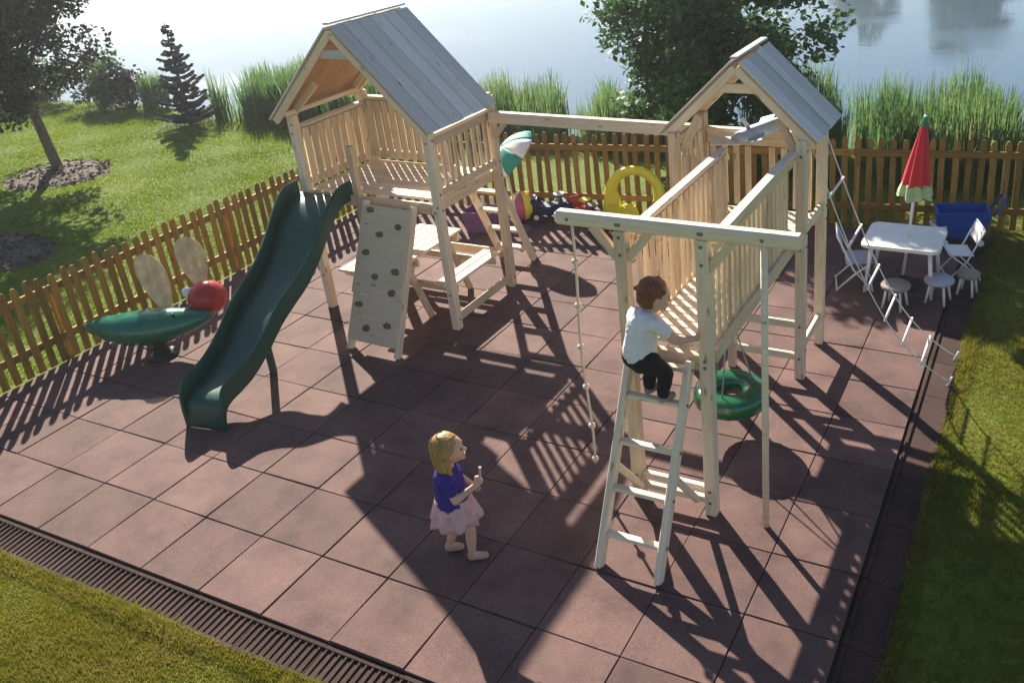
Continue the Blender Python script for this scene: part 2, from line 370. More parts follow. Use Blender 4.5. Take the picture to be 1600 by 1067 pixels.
def fence(name, a, b, side, label, pitch, pk=PK, zr=.80):
    a = Vector(a); b = Vector(b); d = (b - a); L = d.length; d.normalize(); nrm = Vector((-d.y, d.x, 0)) * side
    t = thing(name, (a.x, a.y, GZ), label, 'fence')
    for z in (.24, zr):
        k = 0
        while k < L:
            e = min(k + 2.4, L); bar('rail', a + d * k + nrm * -.03 + Vector((0, 0, z)), a + d * (e - .004) + nrm * -.03 + Vector((0, 0, z)), .038, .085, STAIN, t); k = e
    k = 0.05
    while k < L + .1:
        p = a + d * k - nrm * .10; bar('post', (p.x, p.y, GZ - .1), (p.x, p.y, .80), .05, .05, STAIN, t); k += 2.4
    k = .08
    while k < L - .03:
        p = a + d * (k + random.uniform(-.006, .006)); m = Matrix.Identity(4)
        z = Vector((0, 0, 1)); tl = (z + d * random.uniform(-.02, .02)).normalized()
        yv = d - tl * d.dot(tl); yv.normalize(); zv = tl.cross(yv)
        for i in range(3): m[i][0] = tl[i]; m[i][1] = yv[i]; m[i][2] = zv[i]
        m.translation = (p.x, p.y, GZ + .03); link('picket', random.choice(pk), m, t); k += pitch
    return t
fence('picket_fence', (-2.50, -.35, 0), (-2.50, 6.92, 0), -1, 'golden brown picket fence behind the green slide, facing the lawn', .132)
fence('picket_fence', (FA.x + .02, FA.y, 0), (FB.x, FB.y, 0), 1, 'golden brown picket fence in front of the reeds and lake', .146, PKT, .96)

# ------------------------------------------------------------------ roof helper
def gable_roof(t, y0, y1, xr, zr, xl, zl, xR, zR, nb, deck_mat, rafter):
    """ridge along Y at (xr,zr); eaves (xl,zl) and (xR,zR); nb boards per slope running ridge to eave"""
    th = .018
    for (xe, ze) in ((xl, zl), (xR, zR)):
        s = Vector((xe - xr, 0, ze - zr)); L = s.length; s.normalize()
        nrm = Vector((-s.z, 0, s.x)); nrm = nrm if nrm.z > 0 else -nrm
        wb = (y1 - y0) / nb
        for k in range(nb):
            yc = y0 + (k + .5) * wb; off = nrm * (.05 + (.004 if k % 2 else 0))
            a = Vector((xr, yc, zr)) + off + s * .004; b = Vector((xe, yc, ze)) + off + s * random.uniform(0, .012)
            bar('roof_board', a, b, wb - .004, th, ROOFW, t, up=nrm, bev=.004)
            a2 = Vector((xr, yc, zr)) + nrm * .034 + s * .03
            b2 = Vector((xe, yc, ze)) + nrm * .034 - s * .01
            bar('roof_lining', a2, b2, wb - .003, .012, deck_mat, t, up=nrm, bev=.002)
        for yc in (y0 + .03, y1 - .03):
            bar('rafter', Vector((xr, yc, zr)) - nrm * .012 + s * .02, Vector((xe, yc, ze)) - nrm * .012 - s * .03, .042, .075, rafter, t, up=nrm)
        # covering batten strips over the joints
        for k in range(1, nb):
            if k % 2 == 0:
                yc = y0 + k * wb
                bar('batten', Vector((xr, yc, zr)) + nrm * .069 + s * .01, Vector((xe, yc, ze)) + nrm * .069 - s * .01, .03, .012, ROOFW, t, up=nrm, bev=.002)
    bar('ridge_cap', (xr, y0 - .004, zr + .072), (xr, y1 + .004, zr + .072), .07, .022, ROOFW, t)
def slats(t, a, b, z0, z1, n, mat, w_=.056, th=.02, skip=()):
    a = Vector((a[0], a[1], 0)); b = Vector((b[0], b[1], 0))
    for k in range(n):
        if k in skip: continue
        p = a.lerp(b, (k + .5) / n); d = (b - a).normalized()
        bar('slat', (p.x, p.y, z0), (p.x, p.y, z1), th, w_, mat, t, up=d, bev=.004)

# ------------------------------------------------------------------ big tower
X0, X1, Y0, Y1, FZ = -.45, 1.33, 3.95, 5.08, 1.46
ta = thing('play_tower', (.44, 4.5, 0), 'larger wooden play tower with grey gable roof and slatted railings', 'play tower')
for x in (X0, X1):
    for y in (Y0, Y1): bar('post', (x, y, 0), (x, y, 2.30), .09, .09, PINE_PALE if y == Y0 else PINE, ta)
bar('post', (.28, Y0 - .002, 1.0), (.28, Y0 - .002, 2.0), .07, .07, PINE, ta)
for x in (X0, X1): bar('floor_joist', (x + (.066 if x < 0 else -.066), Y0 - .03, FZ - .075), (x + (.066 if x < 0 else -.066), Y1 + .03, FZ - .075), .04, .12, PINE, ta)
for y in (Y0, Y1): bar('floor_joist', (X0 + .1, y + (.03 if y == Y1 else -.03) * 0, FZ - .075), (X1 - .1, y, FZ - .075), .04, .12, PINE, ta)
nb = 10
for k in range(nb):
    y = Y0 + .06 + (k + .5) * (Y1 - Y0 - .12) / nb
    bar('deck_board', (X0 + .05, y, FZ), (X1 - .05, y, FZ), (Y1 - Y0 - .12) / nb - .008, .028, PINE_PALE, ta)
# railings: left, back, right
RT = 2.16
for (a, b, n, sk) in (((X0, Y0 + .06), (X0, Y1 - .06), 9, ()), ((X1, Y0 + .06), (X1, Y1 - .06), 9, ())):
    sx = -.055 if a[0] < 0 else .055
    bar('top_rail', (a[0], Y0 + .05, RT), (a[0], Y1 - .05, RT), .085, .035, PINE_PALE, ta)
    bar('rail', (a[0], Y0 + .05, RT - .07), (a[0], Y1 - .05, RT - .07), .035, .085, PINE, ta)
    bar('rail', (a[0], Y0 + .05, FZ + .085), (a[0], Y1 - .05, FZ + .085), .035, .08, PINE, ta)
    slats(ta, (a[0] - sx * .52, a[1]), (b[0] - sx * .52, b[1]), FZ + .03, RT - .03, n, PINE, w_=.094 if a[0] < 0 else .056)
# back rail with the ladder opening at the right
bar('top_rail', (X0 + .05, Y1, RT + .06), (X1 - .05, Y1, RT + .06), .085, .035, PINE_PALE, ta)
bar('rail', (X0 + .05, Y1, RT - .02), (X1 - .05, Y1, RT - .02), .035, .11, PINE, ta)
bar('rail', (X0 + .05, Y1, FZ + .085), (.66, Y1, FZ + .085), .035, .08, PINE, ta)
slats(ta, (X0 + .06, Y1 - .03), (.68, Y1 - .03), FZ + .03, RT + .03, 10, PINE, w_=.086)
bar('post', (.68, Y1, FZ - .02), (.68, Y1, RT - .08), .06, .06, PINE, ta)
# ground and mid rails
bar('ground_rail', (X0 + .05, Y1, .42), (X1 - .05, Y1, .42), .04, .09, PINE, ta)
bar('ground_rail', (X1, Y0 + .05, .12), (X1, Y1 - .05, .12), .04, .09, PINE, ta)
# gable collar and roof
gable_roof(ta, 3.80, 5.02, .42, 3.22, -.60, 2.24, 1.42, 2.20, 6, ROOFIN, PINE)
bar('collar_tie', (.22, 3.87, 2.98), (.62, 3.87, 2.98), .04, .09, ROOFW, ta)
for y in (Y0, Y1):
    bar('tie_beam', (X0 - .06, y + (.066 if y == Y0 else -.066), 2.27), (X0 + .36, y + (.066 if y == Y0 else -.066), 2.63), .04, .07, PINE, ta)
bar('eave_plate', (X0, Y0 - .1, 2.33), (X0, Y1 + .02, 2.33), .07, .05, PINE_PALE, ta)
bar('eave_plate', (X1, Y0 - .1, 2.31), (X1, Y1 + .02, 2.31), .07, .05, PINE_PALE, ta)

# climbing wall leaning on the front
cw = thing('climbing_wall', (.78, 3.3, 0), 'pale leaning climbing board with dark hand holds below the larger tower', 'climbing wall')
A, B = Vector((.44, 3.88, 1.42)), Vector((1.06, 3.88, 1.40)); Cc, Dd = Vector((.47, 3.20, .0)), Vector((1.11, 3.18, .0))
up = (B - A).cross(Cc - A).normalized(); up = up if up.y < 0 else -up
for p, q in ((A, Cc), (B, Dd)): bar('stringer', p + (q - p) * -.01, q, .045, .085, PINE_PALE, cw, up=up)
seams = [0.02, .62, .935]
for s0, s1 in zip(seams[:-1], seams[1:]):
    a = A.lerp(Cc, (s0 + s1) / 2); b = B.lerp(Dd, (s0 + s1) / 2); L = (Cc - A).length * (s1 - s0) - .006
    off = up * .052
    bar('panel', a + off - (b - a).normalized() * .01, b + off + (b - a).normalized() * .01, L, .018, PLY, cw, up=up)
holds = [(385, 120), (535, 195), (432, 250), (355, 362), (512, 445), (402, 490), (490, 565), (310, 660), (462, 750), (347, 787)]
for hx, hy in holds:
    vv = (hy - 75) / 790; xl_ = 342 - 97 * vv; xr_ = 600 - 100 * vv; uu = (hx - xl_) / (xr_ - xl_); vv = vv * .93
    p = A.lerp(B, uu).lerp(Cc.lerp(Dd, uu), vv) + up * .068
    bm = bmesh.new(); bmesh.ops.create_icosphere(bm, subdivisions=2, radius=1)
    for v in bm.verts: v.co *= 1 + random.uniform(-.12, .12)
    bmesh.ops.scale(bm, vec=(random.uniform(.04, .052), .034, random.uniform(.028, .038)), verts=bm.verts); bmesh.ops.translate(bm, vec=p, verts=bm.verts)
    mesh_obj('hand_hold', bm, HOLD, cw, loc=p, smooth=True)
bar('cleat', A.lerp(Cc, .8) - up * .06, B.lerp(Dd, .8) - up * .06, .07, .035, PINE, cw, up=up)

# ladder at the back of the big tower
la = thing('ladder', (.95, 5.5, 0), 'wooden ladder with flat treads at the back of the larger tower', 'ladder')
for x in (.72, 1.19): bar('stringer', (x, 5.16, 1.46), (x, 5.83, 0), .045, .10, PINE_PALE, la, up=(0, 1, .5))
for k in range(5):
    f = (k + .35) / 5.0; y = 5.16 + .67 * f; z = 1.46 - 1.46 * f
    bar('tread', (.742, y, z), (1.168, y, z), .11, .032, PINE, la)

# picnic table under the tower
pt = thing('picnic_table', (.44, 4.5, 0), 'wooden picnic table with two benches built under the larger tower', 'table')
for k in range(5): bar('table_board', (.16 + k * .125, 4.02, .66), (.16 + k * .125, 5.06, .66), .115, .03, PINE_PALE, pt)
for xc in (-.22, 1.13):
    for k in range(2): bar('bench_board', (xc - .06 + k * .125, 4.03, .44), (xc - .06 + k * .125, 5.04, .44), .115, .03, PINE_PALE, pt)
for y in (4.14, 4.90):
    bar('bench_beam', (-.34, y, .38), (1.26, y, .38), .04, .08, PINE, pt)
    bar('table_beam', (.10, y + .043, .60), (.74, y + .043, .60), .04, .08, PINE, pt)
    bar('leg', (.22, y - .043, .62), (-.02, y - .043, 0), .04, .08, PINE, pt, up=(0, 1, 0)); bar('leg', (.62, y - .043, .62), (.88, y - .043, 0), .04, .08, PINE, pt, up=(0, 1, 0))

# ------------------------------------------------------------------ slide
sd = thing('slide', (0, 2.7, 0), 'dark green wavy plastic slide on the larger tower', 'slide')
path = [(3.93, 1.43), (3.72, 1.42), (3.50, 1.30), (3.20, 1.03), (2.95, .86), (2.72, .76), (2.48, .65), (2.22, .48), (1.98, .36), (1.80, .315), (1.66, .29), (1.585, .25), (1.545, .16), (1.53, .03)]
def spl(pts, n):
    out = []; P_ = [Vector((0, *p)) for p in pts]; m_ = len(P_)
    for i in range(m_ - 1):
        p0, p1, p2, p3 = P_[max(i - 1, 0)], P_[i], P_[i + 1], P_[min(i + 2, m_ - 1)]
        for k in range(n):
            t_ = k / n
            out.append(.5 * ((2 * p1) + (-p0 + p2) * t_ + (2 * p0 - 5 * p1 + 4 * p2 - p3) * t_ ** 2 + (-p0 + 3 * p1 - 3 * p2 + p3) * t_ ** 3))
    out.append(P_[-1]); return out
sp = spl(path, 5)
def slide_bm(sect, zoff=0, end=None):
    bm = bmesh.new(); rings = []
    for i, q in enumerate(sp if end is None else sp[end[0]:end[1]]):
        f = (3.93 - q.y) / 2.40; xc = -.19 + .385 * f; wd = .36 - .125 * f
        t_ = (sp[min(i + 1, len(sp) - 1)] - sp[max(i - 1, 0)]).normalized(); nn = Vector((0, 0, 1))
        rings.append([bm.verts.new(Vector((xc + u * wd, q.y + .16 * u * wd, q.z)) + nn * h) for u, h in sect])
    for a, b in zip(rings[:-1], rings[1:]):
        for k in range(len(sect)):
            bm.faces.new((a[k], a[(k + 1) % len(sect)], b[(k + 1) % len(sect)], b[k]))
    bm.faces.new(rings[0]); bm.faces.new(rings[-1][::-1]); bmesh.ops.recalc_face_normals(bm, faces=bm.faces)
    return bm
mesh_obj('chute', slide_bm([(-.86, .02), (-.5, .004), (0, 0), (.5, .004), (.86, .02), (.86, -.03), (-.86, -.03)]), GREENP, sd, smooth=True)
for s in (-1, 1):
    pr = [(.865, -.03), (.865, .10), (.88, .15), (.94, .165), (1.0, .15), (1.0, -.045), (.93, -.05)]
    o = mesh_obj('side_wall', slide_bm([(s * u, h) for u, h in pr]), GREENP, sd)
bar('support_leg', (.0, 2.55, .60), (.0, 2.55, 0), .06, .06, GREENP, sd)

# ------------------------------------------------------------------ beam between the towers
bb = thing('monkey_beam', (2.5, 4.98, 2.1), 'long pale horizontal beam joining the two wooden towers', 'beam')
bar('beam', (1.385, 4.99, 2.09), (3.84, 4.86, 2.11), .085, .12, PINE_PALE, bb)
for x, s in ((1.40, 1), (3.83, -1)): bar('bracket', (x, 4.985 - .004 if x < 2 else 4.865, 1.85), (x + s * .17, 4.98 if x < 2 else 4.87, 2.03), .04, .06, PINE, bb)

# ------------------------------------------------------------------ small tower
BX0, BX1, BY0, BY1, BF = 3.90, 5.06, 4.16, 4.86, 1.38
tb = thing('play_tower', (4.5, 4.5, 0), 'smaller wooden play tower with pale grey gable roof beside the white table', 'play tower')
for x in (BX0, BX1):
    for y in (BY0, BY1): bar('post', (x, y, 0), (x, y, 2.30), .09, .09, PINE_PALE if x > 4.5 else PINE, tb)
n = 6
for k in range(n):
    y = BY0 + .06 + (k + .5) * (BY1 - BY0 - .12) / n
    bar('deck_board', (BX0 + .05, y, BF), (BX1 - .05, y, BF), (BY1 - BY0 - .12) / n - .007, .028, PINE_PALE, tb)
for y in (BY0, BY1): bar('floor_joist', (BX0 + .05, y, BF - .07), (BX1 - .05, y, BF - .07), .04, .11, PINE, tb)
bar('top_rail', (BX0 + .05, BY1, 2.14), (BX1 - .05, BY1, 2.14), .085, .035, PINE_PALE, tb)
bar('rail', (BX0 + .05, BY1, 2.06), (BX1 - .05, BY1, 2.06), .035, .12, PINE, tb)
slats(tb, (BX0 + .06, BY1 - .03), (BX1 - .06, BY1 - .03), BF + .03, 2.0, 9, PINE, skip=(4,))
for x in (BX0, BX1):
    bar('rail', (x, BY0 + .05, 2.20), (x, BY1 - .05, 2.20), .04, .085, PINE_PALE, tb)
    bar('rail', (x, BY0 + .05, BF + .07), (x, BY1 - .05, BF + .07), .04, .085, PINE_PALE, tb)
    bar('rail', (x, BY0 + .05, .30), (x, BY1 - .05, .30), .04, .085, PINE_PALE, tb)
slats(tb, (BX0 + .03, BY0 + .06), (BX0 + .03, BY1 - .06), BF + .12, 2.15, 5, PINE)
slats(tb, (BX0 + .06, BY0 - .03), (4.34, BY0 - .03), BF + .02, 2.10, 4, PINE)
for z in (.55, .22): bar('ground_rail', (4.40, BY0, z), (BX1 - .05, BY0, z), .04, .07, PINE_PALE, tb)
bar('post', (4.40, BY0 + .0, 0), (4.40, BY0, BF - .13), .07, .07, PINE, tb)
gable_roof(tb, 4.14, 4.99, 4.48, 2.90, 3.80, 2.25, 5.16, 2.25, 4, ROOFIN, PINE_PALE)
bar('collar_tie', (4.32, 4.21, 2.70), (4.66, 4.21, 2.70), .04, .08, PINE_PALE, tb)
for s, x in ((1, BX0), (-1, BX1)): bar('knee_brace', (x + s * .05, BY0 + .066, 2.1), (x + s * .22, BY0 + .066, 2.45), .04, .07, PINE, tb)

# toy plane resting on the small tower's back rail
tp_ = thing('toy_plane', (4.45, 4.76, 2.05), 'angular pale blue and white toy plane on the smaller tower\'s back rail', 'toy plane')
tube('fuselage', [(4.24, 4.72, 2.09), (4.29, 4.73, 2.10), (4.42, 4.74, 2.145), (4.60, 4.77, 2.22), (4.78, 4.80, 2.30), (4.82, 4.80, 2.315)], [.02, .05, .075, .065, .035, .012], TARPB, tp_, 10)
RW = Matrix.Rotation(math.radians(-18), 4, 'Y') @ Matrix.Rotation(math.radians(14), 4, 'X')
box('wing', (4.20, 4.70, 2.075), (.30, .13, .016), WHITEF, tp_, rot=Matrix.Rotation(math.radians(-4), 4, 'Y') @ Matrix.Rotation(math.radians(20), 4, 'X'))
box('wing', (4.50, 4.665, 2.13), (.15, .15, .016), TARPB, tp_, rot=RW); box('wing', (4.52, 4.90, 2.22), (.15, .22, .016), TARPB, tp_, rot=RW)
box('tail_fin', (4.37, 4.76, 2.235), (.04, .012, .14), WHITEF, tp_, rot=Matrix.Rotation(math.radians(-38), 4, 'Y')); box('tail_plane', (4.755, 4.80, 2.31), (.07, .22, .012), WHITEF, tp_, rot=RW)
box('skid', (4.45, 4.86, 2.172), (.20, .05, .02), TARPB, tp_)

# ------------------------------------------------------------------ raised walkway
wk = thing('raised_walkway', (4.7, 3.1, 0), 'raised wooden walkway with slatted sides leading to the smaller tower', 'walkway')
WX0, WX1, WY0, WY1 = 4.39, 4.99, 2.14, 4.10
for x in (WX0, WX1):
    bar('handrail', (x, WY0 + .0, 2.19), (x, WY1, 2.19), .08, .04, PINE_PALE, wk)
    bar('rail', (x, WY0, 2.12), (x, WY1, 2.12), .035, .08, PINE, wk)
    bar('rail', (x, WY0, BF - .055), (x, WY1, BF - .055), .035, .11, PINE, wk)
    slats(wk, (x + (.03 if x < 4.6 else -.03), WY0 + .02), (x + (.03 if x < 4.6 else -.03), WY1 - .02), BF - .12, 2.16, 17, PINE, w_=.062)
k = 0; n = 19
for k in range(n):
    y = WY0 + (k + .5) * (WY1 - WY0) / n; bar('deck_board', (WX0 + .045, y, BF), (WX1 - .045, y, BF), (WY1 - WY0) / n - .012, .028, PINE_PALE, wk)

# entry frame: round-edged beam on two posts
ef = thing('entry_frame', (4.65, 2.08, 0), 'wooden post and beam frame holding rope and pole at the walkway', 'frame')
bar('beam', (3.86, 2.08, 2.285), (5.62, 2.08, 2.285), .10, .10, PINE_PALE, ef, bev=.02)
for x in (4.36, 4.955): bar('post', (x, 2.08, 0), (x, 2.08, 2.233), .09, .09, PINE_PALE if x > 4.6 else PINE, ef)
bar('brace', (4.325, 2.08, 2.02), (4.14, 2.08, 2.24), .045, .07, PINE, ef); bar('brace', (4.40, 2.08, 2.02), (4.58, 2.08, 2.24), .045, .07, PINE, ef)
bar('brace', (4.99, 2.08, 2.02), (5.17, 2.08, 2.24), .045, .07, PINE, ef)
for z, y in ((.22, 2.08), (.12, 2.08)): bar('sill', (4.405, y, z), (4.91, y, z), .05, .05, PINE_PALE, ef)
bar('sill', (4.405, 2.08, 1.30), (4.91, 2.08, 1.30), .06, .12, PINE, ef)

# climbing pole and knotted rope
cp = thing('climbing_pole', (5.37, 2.08, 0), 'slim pale wooden pole standing under the entry beam', 'pole')
tube('shaft', [(5.37, 2.08, 0), (5.37, 2.08, 2.234)], .024, PINE_PALE, cp, 10)
kr = thing('climbing_rope', (3.97, 2.08, .1), 'thin knotted climbing rope hanging from the beam end', 'rope')
pts = [(3.97 + .012 * math.sin(z * 4), 2.08 + .01 * math.sin(z * 3), z) for z in [2.24 - .12 * i for i in range(18)]]
tube('cord', pts, .011, ROPE, kr, 8)
for z in (1.95, 1.6, 1.25, .9, .55, .24):
    bm = bmesh.new(); bmesh.ops.create_icosphere(bm, subdivisions=2, radius=.03); bmesh.ops.scale(bm, vec=(1, 1, .8), verts=bm.verts)
    p = (3.97 + .012 * math.sin(z * 4), 2.08 + .01 * math.sin(z * 3), z); bmesh.ops.translate(bm, vec=p, verts=bm.verts); mesh_obj('knot', bm, ROPE, kr, loc=p, smooth=True)

# front ladder
lf = thing('ladder', (4.63, 1.6, 0), 'leaning wooden ladder that the boy stands on at the walkway', 'ladder')
def LP(x, f): return Vector((x, 1.26 + .74 * f, 1.34 * f))
for x in (4.41, 4.86): bar('stringer', LP(x, 0), LP(x, 1.0), .05, .085, PINE_PALE, lf, up=(0, -1, .55))
RUNGS = [.16, .37, .585, .80, .96]
for f in RUNGS: bar('rung', LP(4.437, f), LP(4.833, f), .06, .032, PINE_PALE, lf)
for x in (4.41, 4.86): bar('back_leg', LP(x, .46) + Vector((0, .03, 0)), (x, 2.02, .14), .04, .05, PINE_PALE, lf)

# tyre swing
tc3 = Vector((4.74, 3.14, .36)); ts = thing('tyre_swing', (4.74, 3.14, .25), 'green plastic tyre swing hanging flat under the walkway', 'swing')
bm = bmesh.new(); seg, sc = 48, 14; rings = []
for i in range(seg):
    a = 2 * math.pi * i / seg; ring = []
    for k in range(sc):
        b = 2 * math.pi * k / sc; cr, cz = math.cos(b), math.sin(b)
        rr = .205 + .105 * math.copysign(abs(cr) ** .7, cr); z = .088 * math.copysign(abs(cz) ** .6, cz)
        if cr > .35 and i % 2 == 0: rr += .006
        ring.append(bm.verts.new(tc3 + Vector((rr * math.cos(a), rr * math.sin(a), z))))
    rings.append(ring)
for i in range(seg):
    for k in range(sc): bm.faces.new((rings[i][k], rings[(i + 1) % seg][k], rings[(i + 1) % seg][(k + 1) % sc], rings[i][(k + 1) % sc]))
mesh_obj('tyre', bm, GREENT, ts, smooth=True)
for k in range(3):
    a = .5 + 2 * math.pi * k / 3; p = tc3 + Vector((.2 * math.cos(a), .2 * math.sin(a), .08))
    tube('chain', [p, (tc3.x, tc3.y, 1.16)], .007, CHAIN, ts, 6)
tube('swivel', [(tc3.x, tc3.y, 1.14), (tc3.x, tc3.y, 1.36)], .02, CHAIN, ts, 8)

# rope ladder pegged out beside the small tower
rl = thing('rope_ladder', (5.6, 4.5, 0), 'white rope ladder slanting from the smaller tower to the kerb', 'rope ladder')
def rope_pt(side, f):
    y = (4.28 if side == 0 else 4.76) + .22 * f; x = 5.12 + 1.22 * f; z = 2.18 * (1 - f) - .42 * math.sin(math.pi * f) * (1 if f < 1 else 0)
    return Vector((x, y, max(z, .012)))
for s in (0, 1): tube('side_rope', [rope_pt(s, k / 20) for k in range(21)], .006, WHITEF, rl, 6)
for f in (.12, .26, .40, .53, .66, .80):
    a, b = rope_pt(0, f), rope_pt(1, f); d = (b - a).normalized() * .035
    tube('rung', [a - d, b + d], .012, WHITEP, rl, 8)
for s in (0, 1):
    p = rope_pt(s, 1); tube('peg', [p + Vector((.02, 0, .05)), p + Vector((-.03, 0, -.09))], .01, METAL, rl, 6)

BOLT = plain('zinc_bolt', (.16, .15, .14), .4, .2, 60)
def bolts(t, pts, d):
    for p in pts:
        p = Vector(p); dd = Vector(d); link('bolt', bolt_mesh(), TR(p) @ dd.to_track_quat('Z', 'Y').to_matrix().to_4x4(), t)
def bolt_mesh():
    if 'bolt' not in MESH:
        bm = lathe_bm([(.013, -.002), (.013, .004), (.009, .007), (.002, .008)], (0, 0, 0), 8); me = bpy.data.meshes.new('bolt'); bm.to_mesh(me); bm.free(); me.materials.append(BOLT); MESH['bolt'] = me
    return MESH['bolt']
bolts(ta, [(x + o_, Y0 - .0455, z) for x in (X0, X1) for z, o_ in ((1.36, -.02), (1.42, .02), (2.10, 0), (2.20, .015), (.42, 0))], (0, -1, 0))
bolts(ta, [(X1 + .0455, y, z) for y in (Y0, Y1) for z in (1.38, 1.55, 2.12, .12)], (1, 0, 0))
bolts(tb, [(BX1 + .0455, y, z) for y in (BY0, BY1) for z in (.30, 1.33, 1.46, 2.20)], (1, 0, 0))
bolts(tb, [(BX1, BY0 - .0455, z) for z in (.22, .55, 1.31, 2.16)], (0, -1, 0))
bolts(ef, [(x, 2.08 - .0455, z) for x in (4.36, 4.955) for z in (.12, .22, 1.28, 1.33, 2.06, 2.19)], (0, -1, 0))
bolts(ef, [(x, 2.08 - .0505, 2.285) for x in (3.97, 4.35, 4.37, 4.945, 4.965, 5.37)], (0, -1, 0))
bolts(lf, [LP(x, f) + Vector((.026 if x > 4.6 else -.026, 0, 0)) for x in (4.86,) for f in RUNGS], (1, 0, 0))

# ------------------------------------------------------------------ bug rider by the left fence
bg_ = thing('bug_rider', (-1.37, 2.33, 0), 'green bug shaped rocker with red head and tan wings by the fence', 'rocker')
a, b = Vector((-2.0, 2.0, .40)), Vector((-.82, 2.66, .44)); ax = (b - a).normalized(); side = Vector((-ax.y, ax.x, 0))
bm = bmesh.new(); rings = []; ns = 26
for i in range(ns):
    f = i / (ns - 1); c = a.lerp(b, f) + Vector((0, 0, .05 * (2 * f - 1) ** 2 + (.04 * max(0, .3 - f) / .3)))
    r = max(.012, .215 * math.sin(math.pi * min(1, f * .93 + .04)) ** .75) * (1 + .05 * (i % 4 == 0))
    rings.append([bm.verts.new(c + side * (r * 1.1 * math.cos(t_)) + Vector((0, 0, r * .86 * math.sin(t_)))) for t_ in [2 * math.pi * k / 16 for k in range(16)]])
for p, q in zip(rings[:-1], rings[1:]):
    for k in range(16): bm.faces.new((p[k], p[(k + 1) % 16], q[(k + 1) % 16], q[k]))
bm.faces.new(rings[0][::-1]); bm.faces.new(rings[-1]); bmesh.ops.recalc_face_normals(bm, faces=bm.faces)
mesh_obj('body', bm, GREENB, bg_, smooth=True)
bm = bmesh.new(); bmesh.ops.create_uvsphere(bm, u_segments=20, v_segments=14, radius=.205); bmesh.ops.scale(bm, vec=(1, 1, .92), verts=bm.verts); bmesh.ops.translate(bm, vec=(-1.02, 2.80, .60), verts=bm.verts)
hd = mesh_obj('head', bm, REDP, bg_, smooth=True)
bm = bmesh.new(); bmesh.ops.create_uvsphere(bm, u_segments=12, v_segments=8, radius=.055); bmesh.ops.translate(bm, vec=(-1.16, 2.68, .70), verts=bm.verts); mesh_obj('eye_or_glint', bm, WHITEP, hd, smooth=True)  # white ball in place of a highlight on the red head
tube('neck', [(-1.02, 2.62, .48), (-1.02, 2.76, .55)], .07, GREENB, bg_, 12)
def wing(root, tip, wd):
    root = Vector(root); tip = Vector(tip); d = tip - root; bm = bmesh.new(); n = 16; wv = Vector((.75, .5, 0)).normalized(); f_ = []; g2 = []
    nn = d.cross(wv).normalized() * .008
    for k in range(n):
        t_ = 2 * math.pi * k / n; f = .5 - .5 * math.cos(t_); wx = wd * math.sin(t_) * (.55 + .65 * f)
        p = root + d * f + wv * wx; f_.append(bm.verts.new(p + nn)); g2.append(bm.verts.new(p - nn))
    bm.faces.new(f_); bm.faces.new(g2[::-1])
    for k in range(n): bm.faces.new((f_[k], f_[(k + 1) % n], g2[(k + 1) % n], g2[k]))
    bmesh.ops.recalc_face_normals(bm, faces=bm.faces); mesh_obj('wing', bm, WING, bg_, loc=root)
wing((-1.45, 2.60, .44), (-1.78, 2.72, 1.06), .17); wing((-1.15, 2.86, .66), (-1.38, 2.98, 1.20), .17)
bm = lathe_bm([(.17, .07), (.17, .09), (.07, .11), (.07, .115), (.09, .12), (.06, .15), (.085, .18), (.06, .21), (.085, .24), (.06, .27), (.09, .33)], (-1.37, 2.34, 0), 18); mesh_obj('spring_base', bm, BLACKP, bg_, smooth=True)
for s in (-1, 1): tube('handle', [Vector((-1.15, 2.48, .50)) + side * .05 * s, Vector((-1.13, 2.49, .60)) + side * .14 * s], .016, BLACKP, bg_, 8)

mv = Vector((-.10, .06, -.07)); bg_.location += mv

# ------------------------------------------------------------------ white table, parasol, chairs
tx, ty, tz = 5.60, 6.42, .58
tab = thing('garden_table', (tx, ty, 0), 'small white garden table with the closed parasol in it', 'table')
bm = bmesh.new(); hw, hd_, rc_ = .41, .36, .10; out = []
for cxq, cyq, a0 in ((1, 1, 0), (-1, 1, 90), (-1, -1, 180), (1, -1, 270)):
    for k in range(6):
        t_ = math.radians(a0 + 18 * k); out.append((tx + cxq * (hw - rc_) + rc_ * math.cos(t_), ty + cyq * (hd_ - rc_) + rc_ * math.sin(t_)))
f_ = [bm.verts.new((x, y, tz)) for x, y in out]; g2 = [bm.verts.new((x, y, tz - .035)) for x, y in out]; bm.faces.new(f_); bm.faces.new(g2[::-1])
for k in range(len(out)): bm.faces.new((f_[k], g2[k], g2[(k + 1) % len(out)], f_[(k + 1) % len(out)]))
bmesh.ops.recalc_face_normals(bm, faces=bm.faces); bmesh.ops.bevel(bm, geom=[e for e in bm.edges if abs(e.verts[0].co.z - tz) < 1e-4 and abs(e.verts[1].co.z - tz) < 1e-4], offset=.008, segments=2, affect='EDGES')
mesh_obj('table_top', bm, WHITEP, tab)
for sx in (-1, 1):
    for sy in (-1, 1): tube('leg', [(tx + sx * .30, ty + sy * .25, tz - .034), (tx + sx * .35, ty + sy * .30, 0)], [.024, .018], WHITEP, tab, 10)
pa = thing('parasol', (tx, ty, 0), 'closed red watermelon parasol with pale green hem over white table', 'parasol')
PB, PT_ = Vector((tx, ty, .02)), Vector((tx + .13, ty + .05, 1.92)); pd = (PT_ - PB).normalized()
tube('pole', [PB, PT_], .016, METAL, pa, 10)
bm = lathe_bm([(.2, 0), (.2, .03), (.05, .06), (.03, .12)], (tx, ty, 0), 20); mesh_obj('foot', bm, BLACKP, pa, smooth=True)
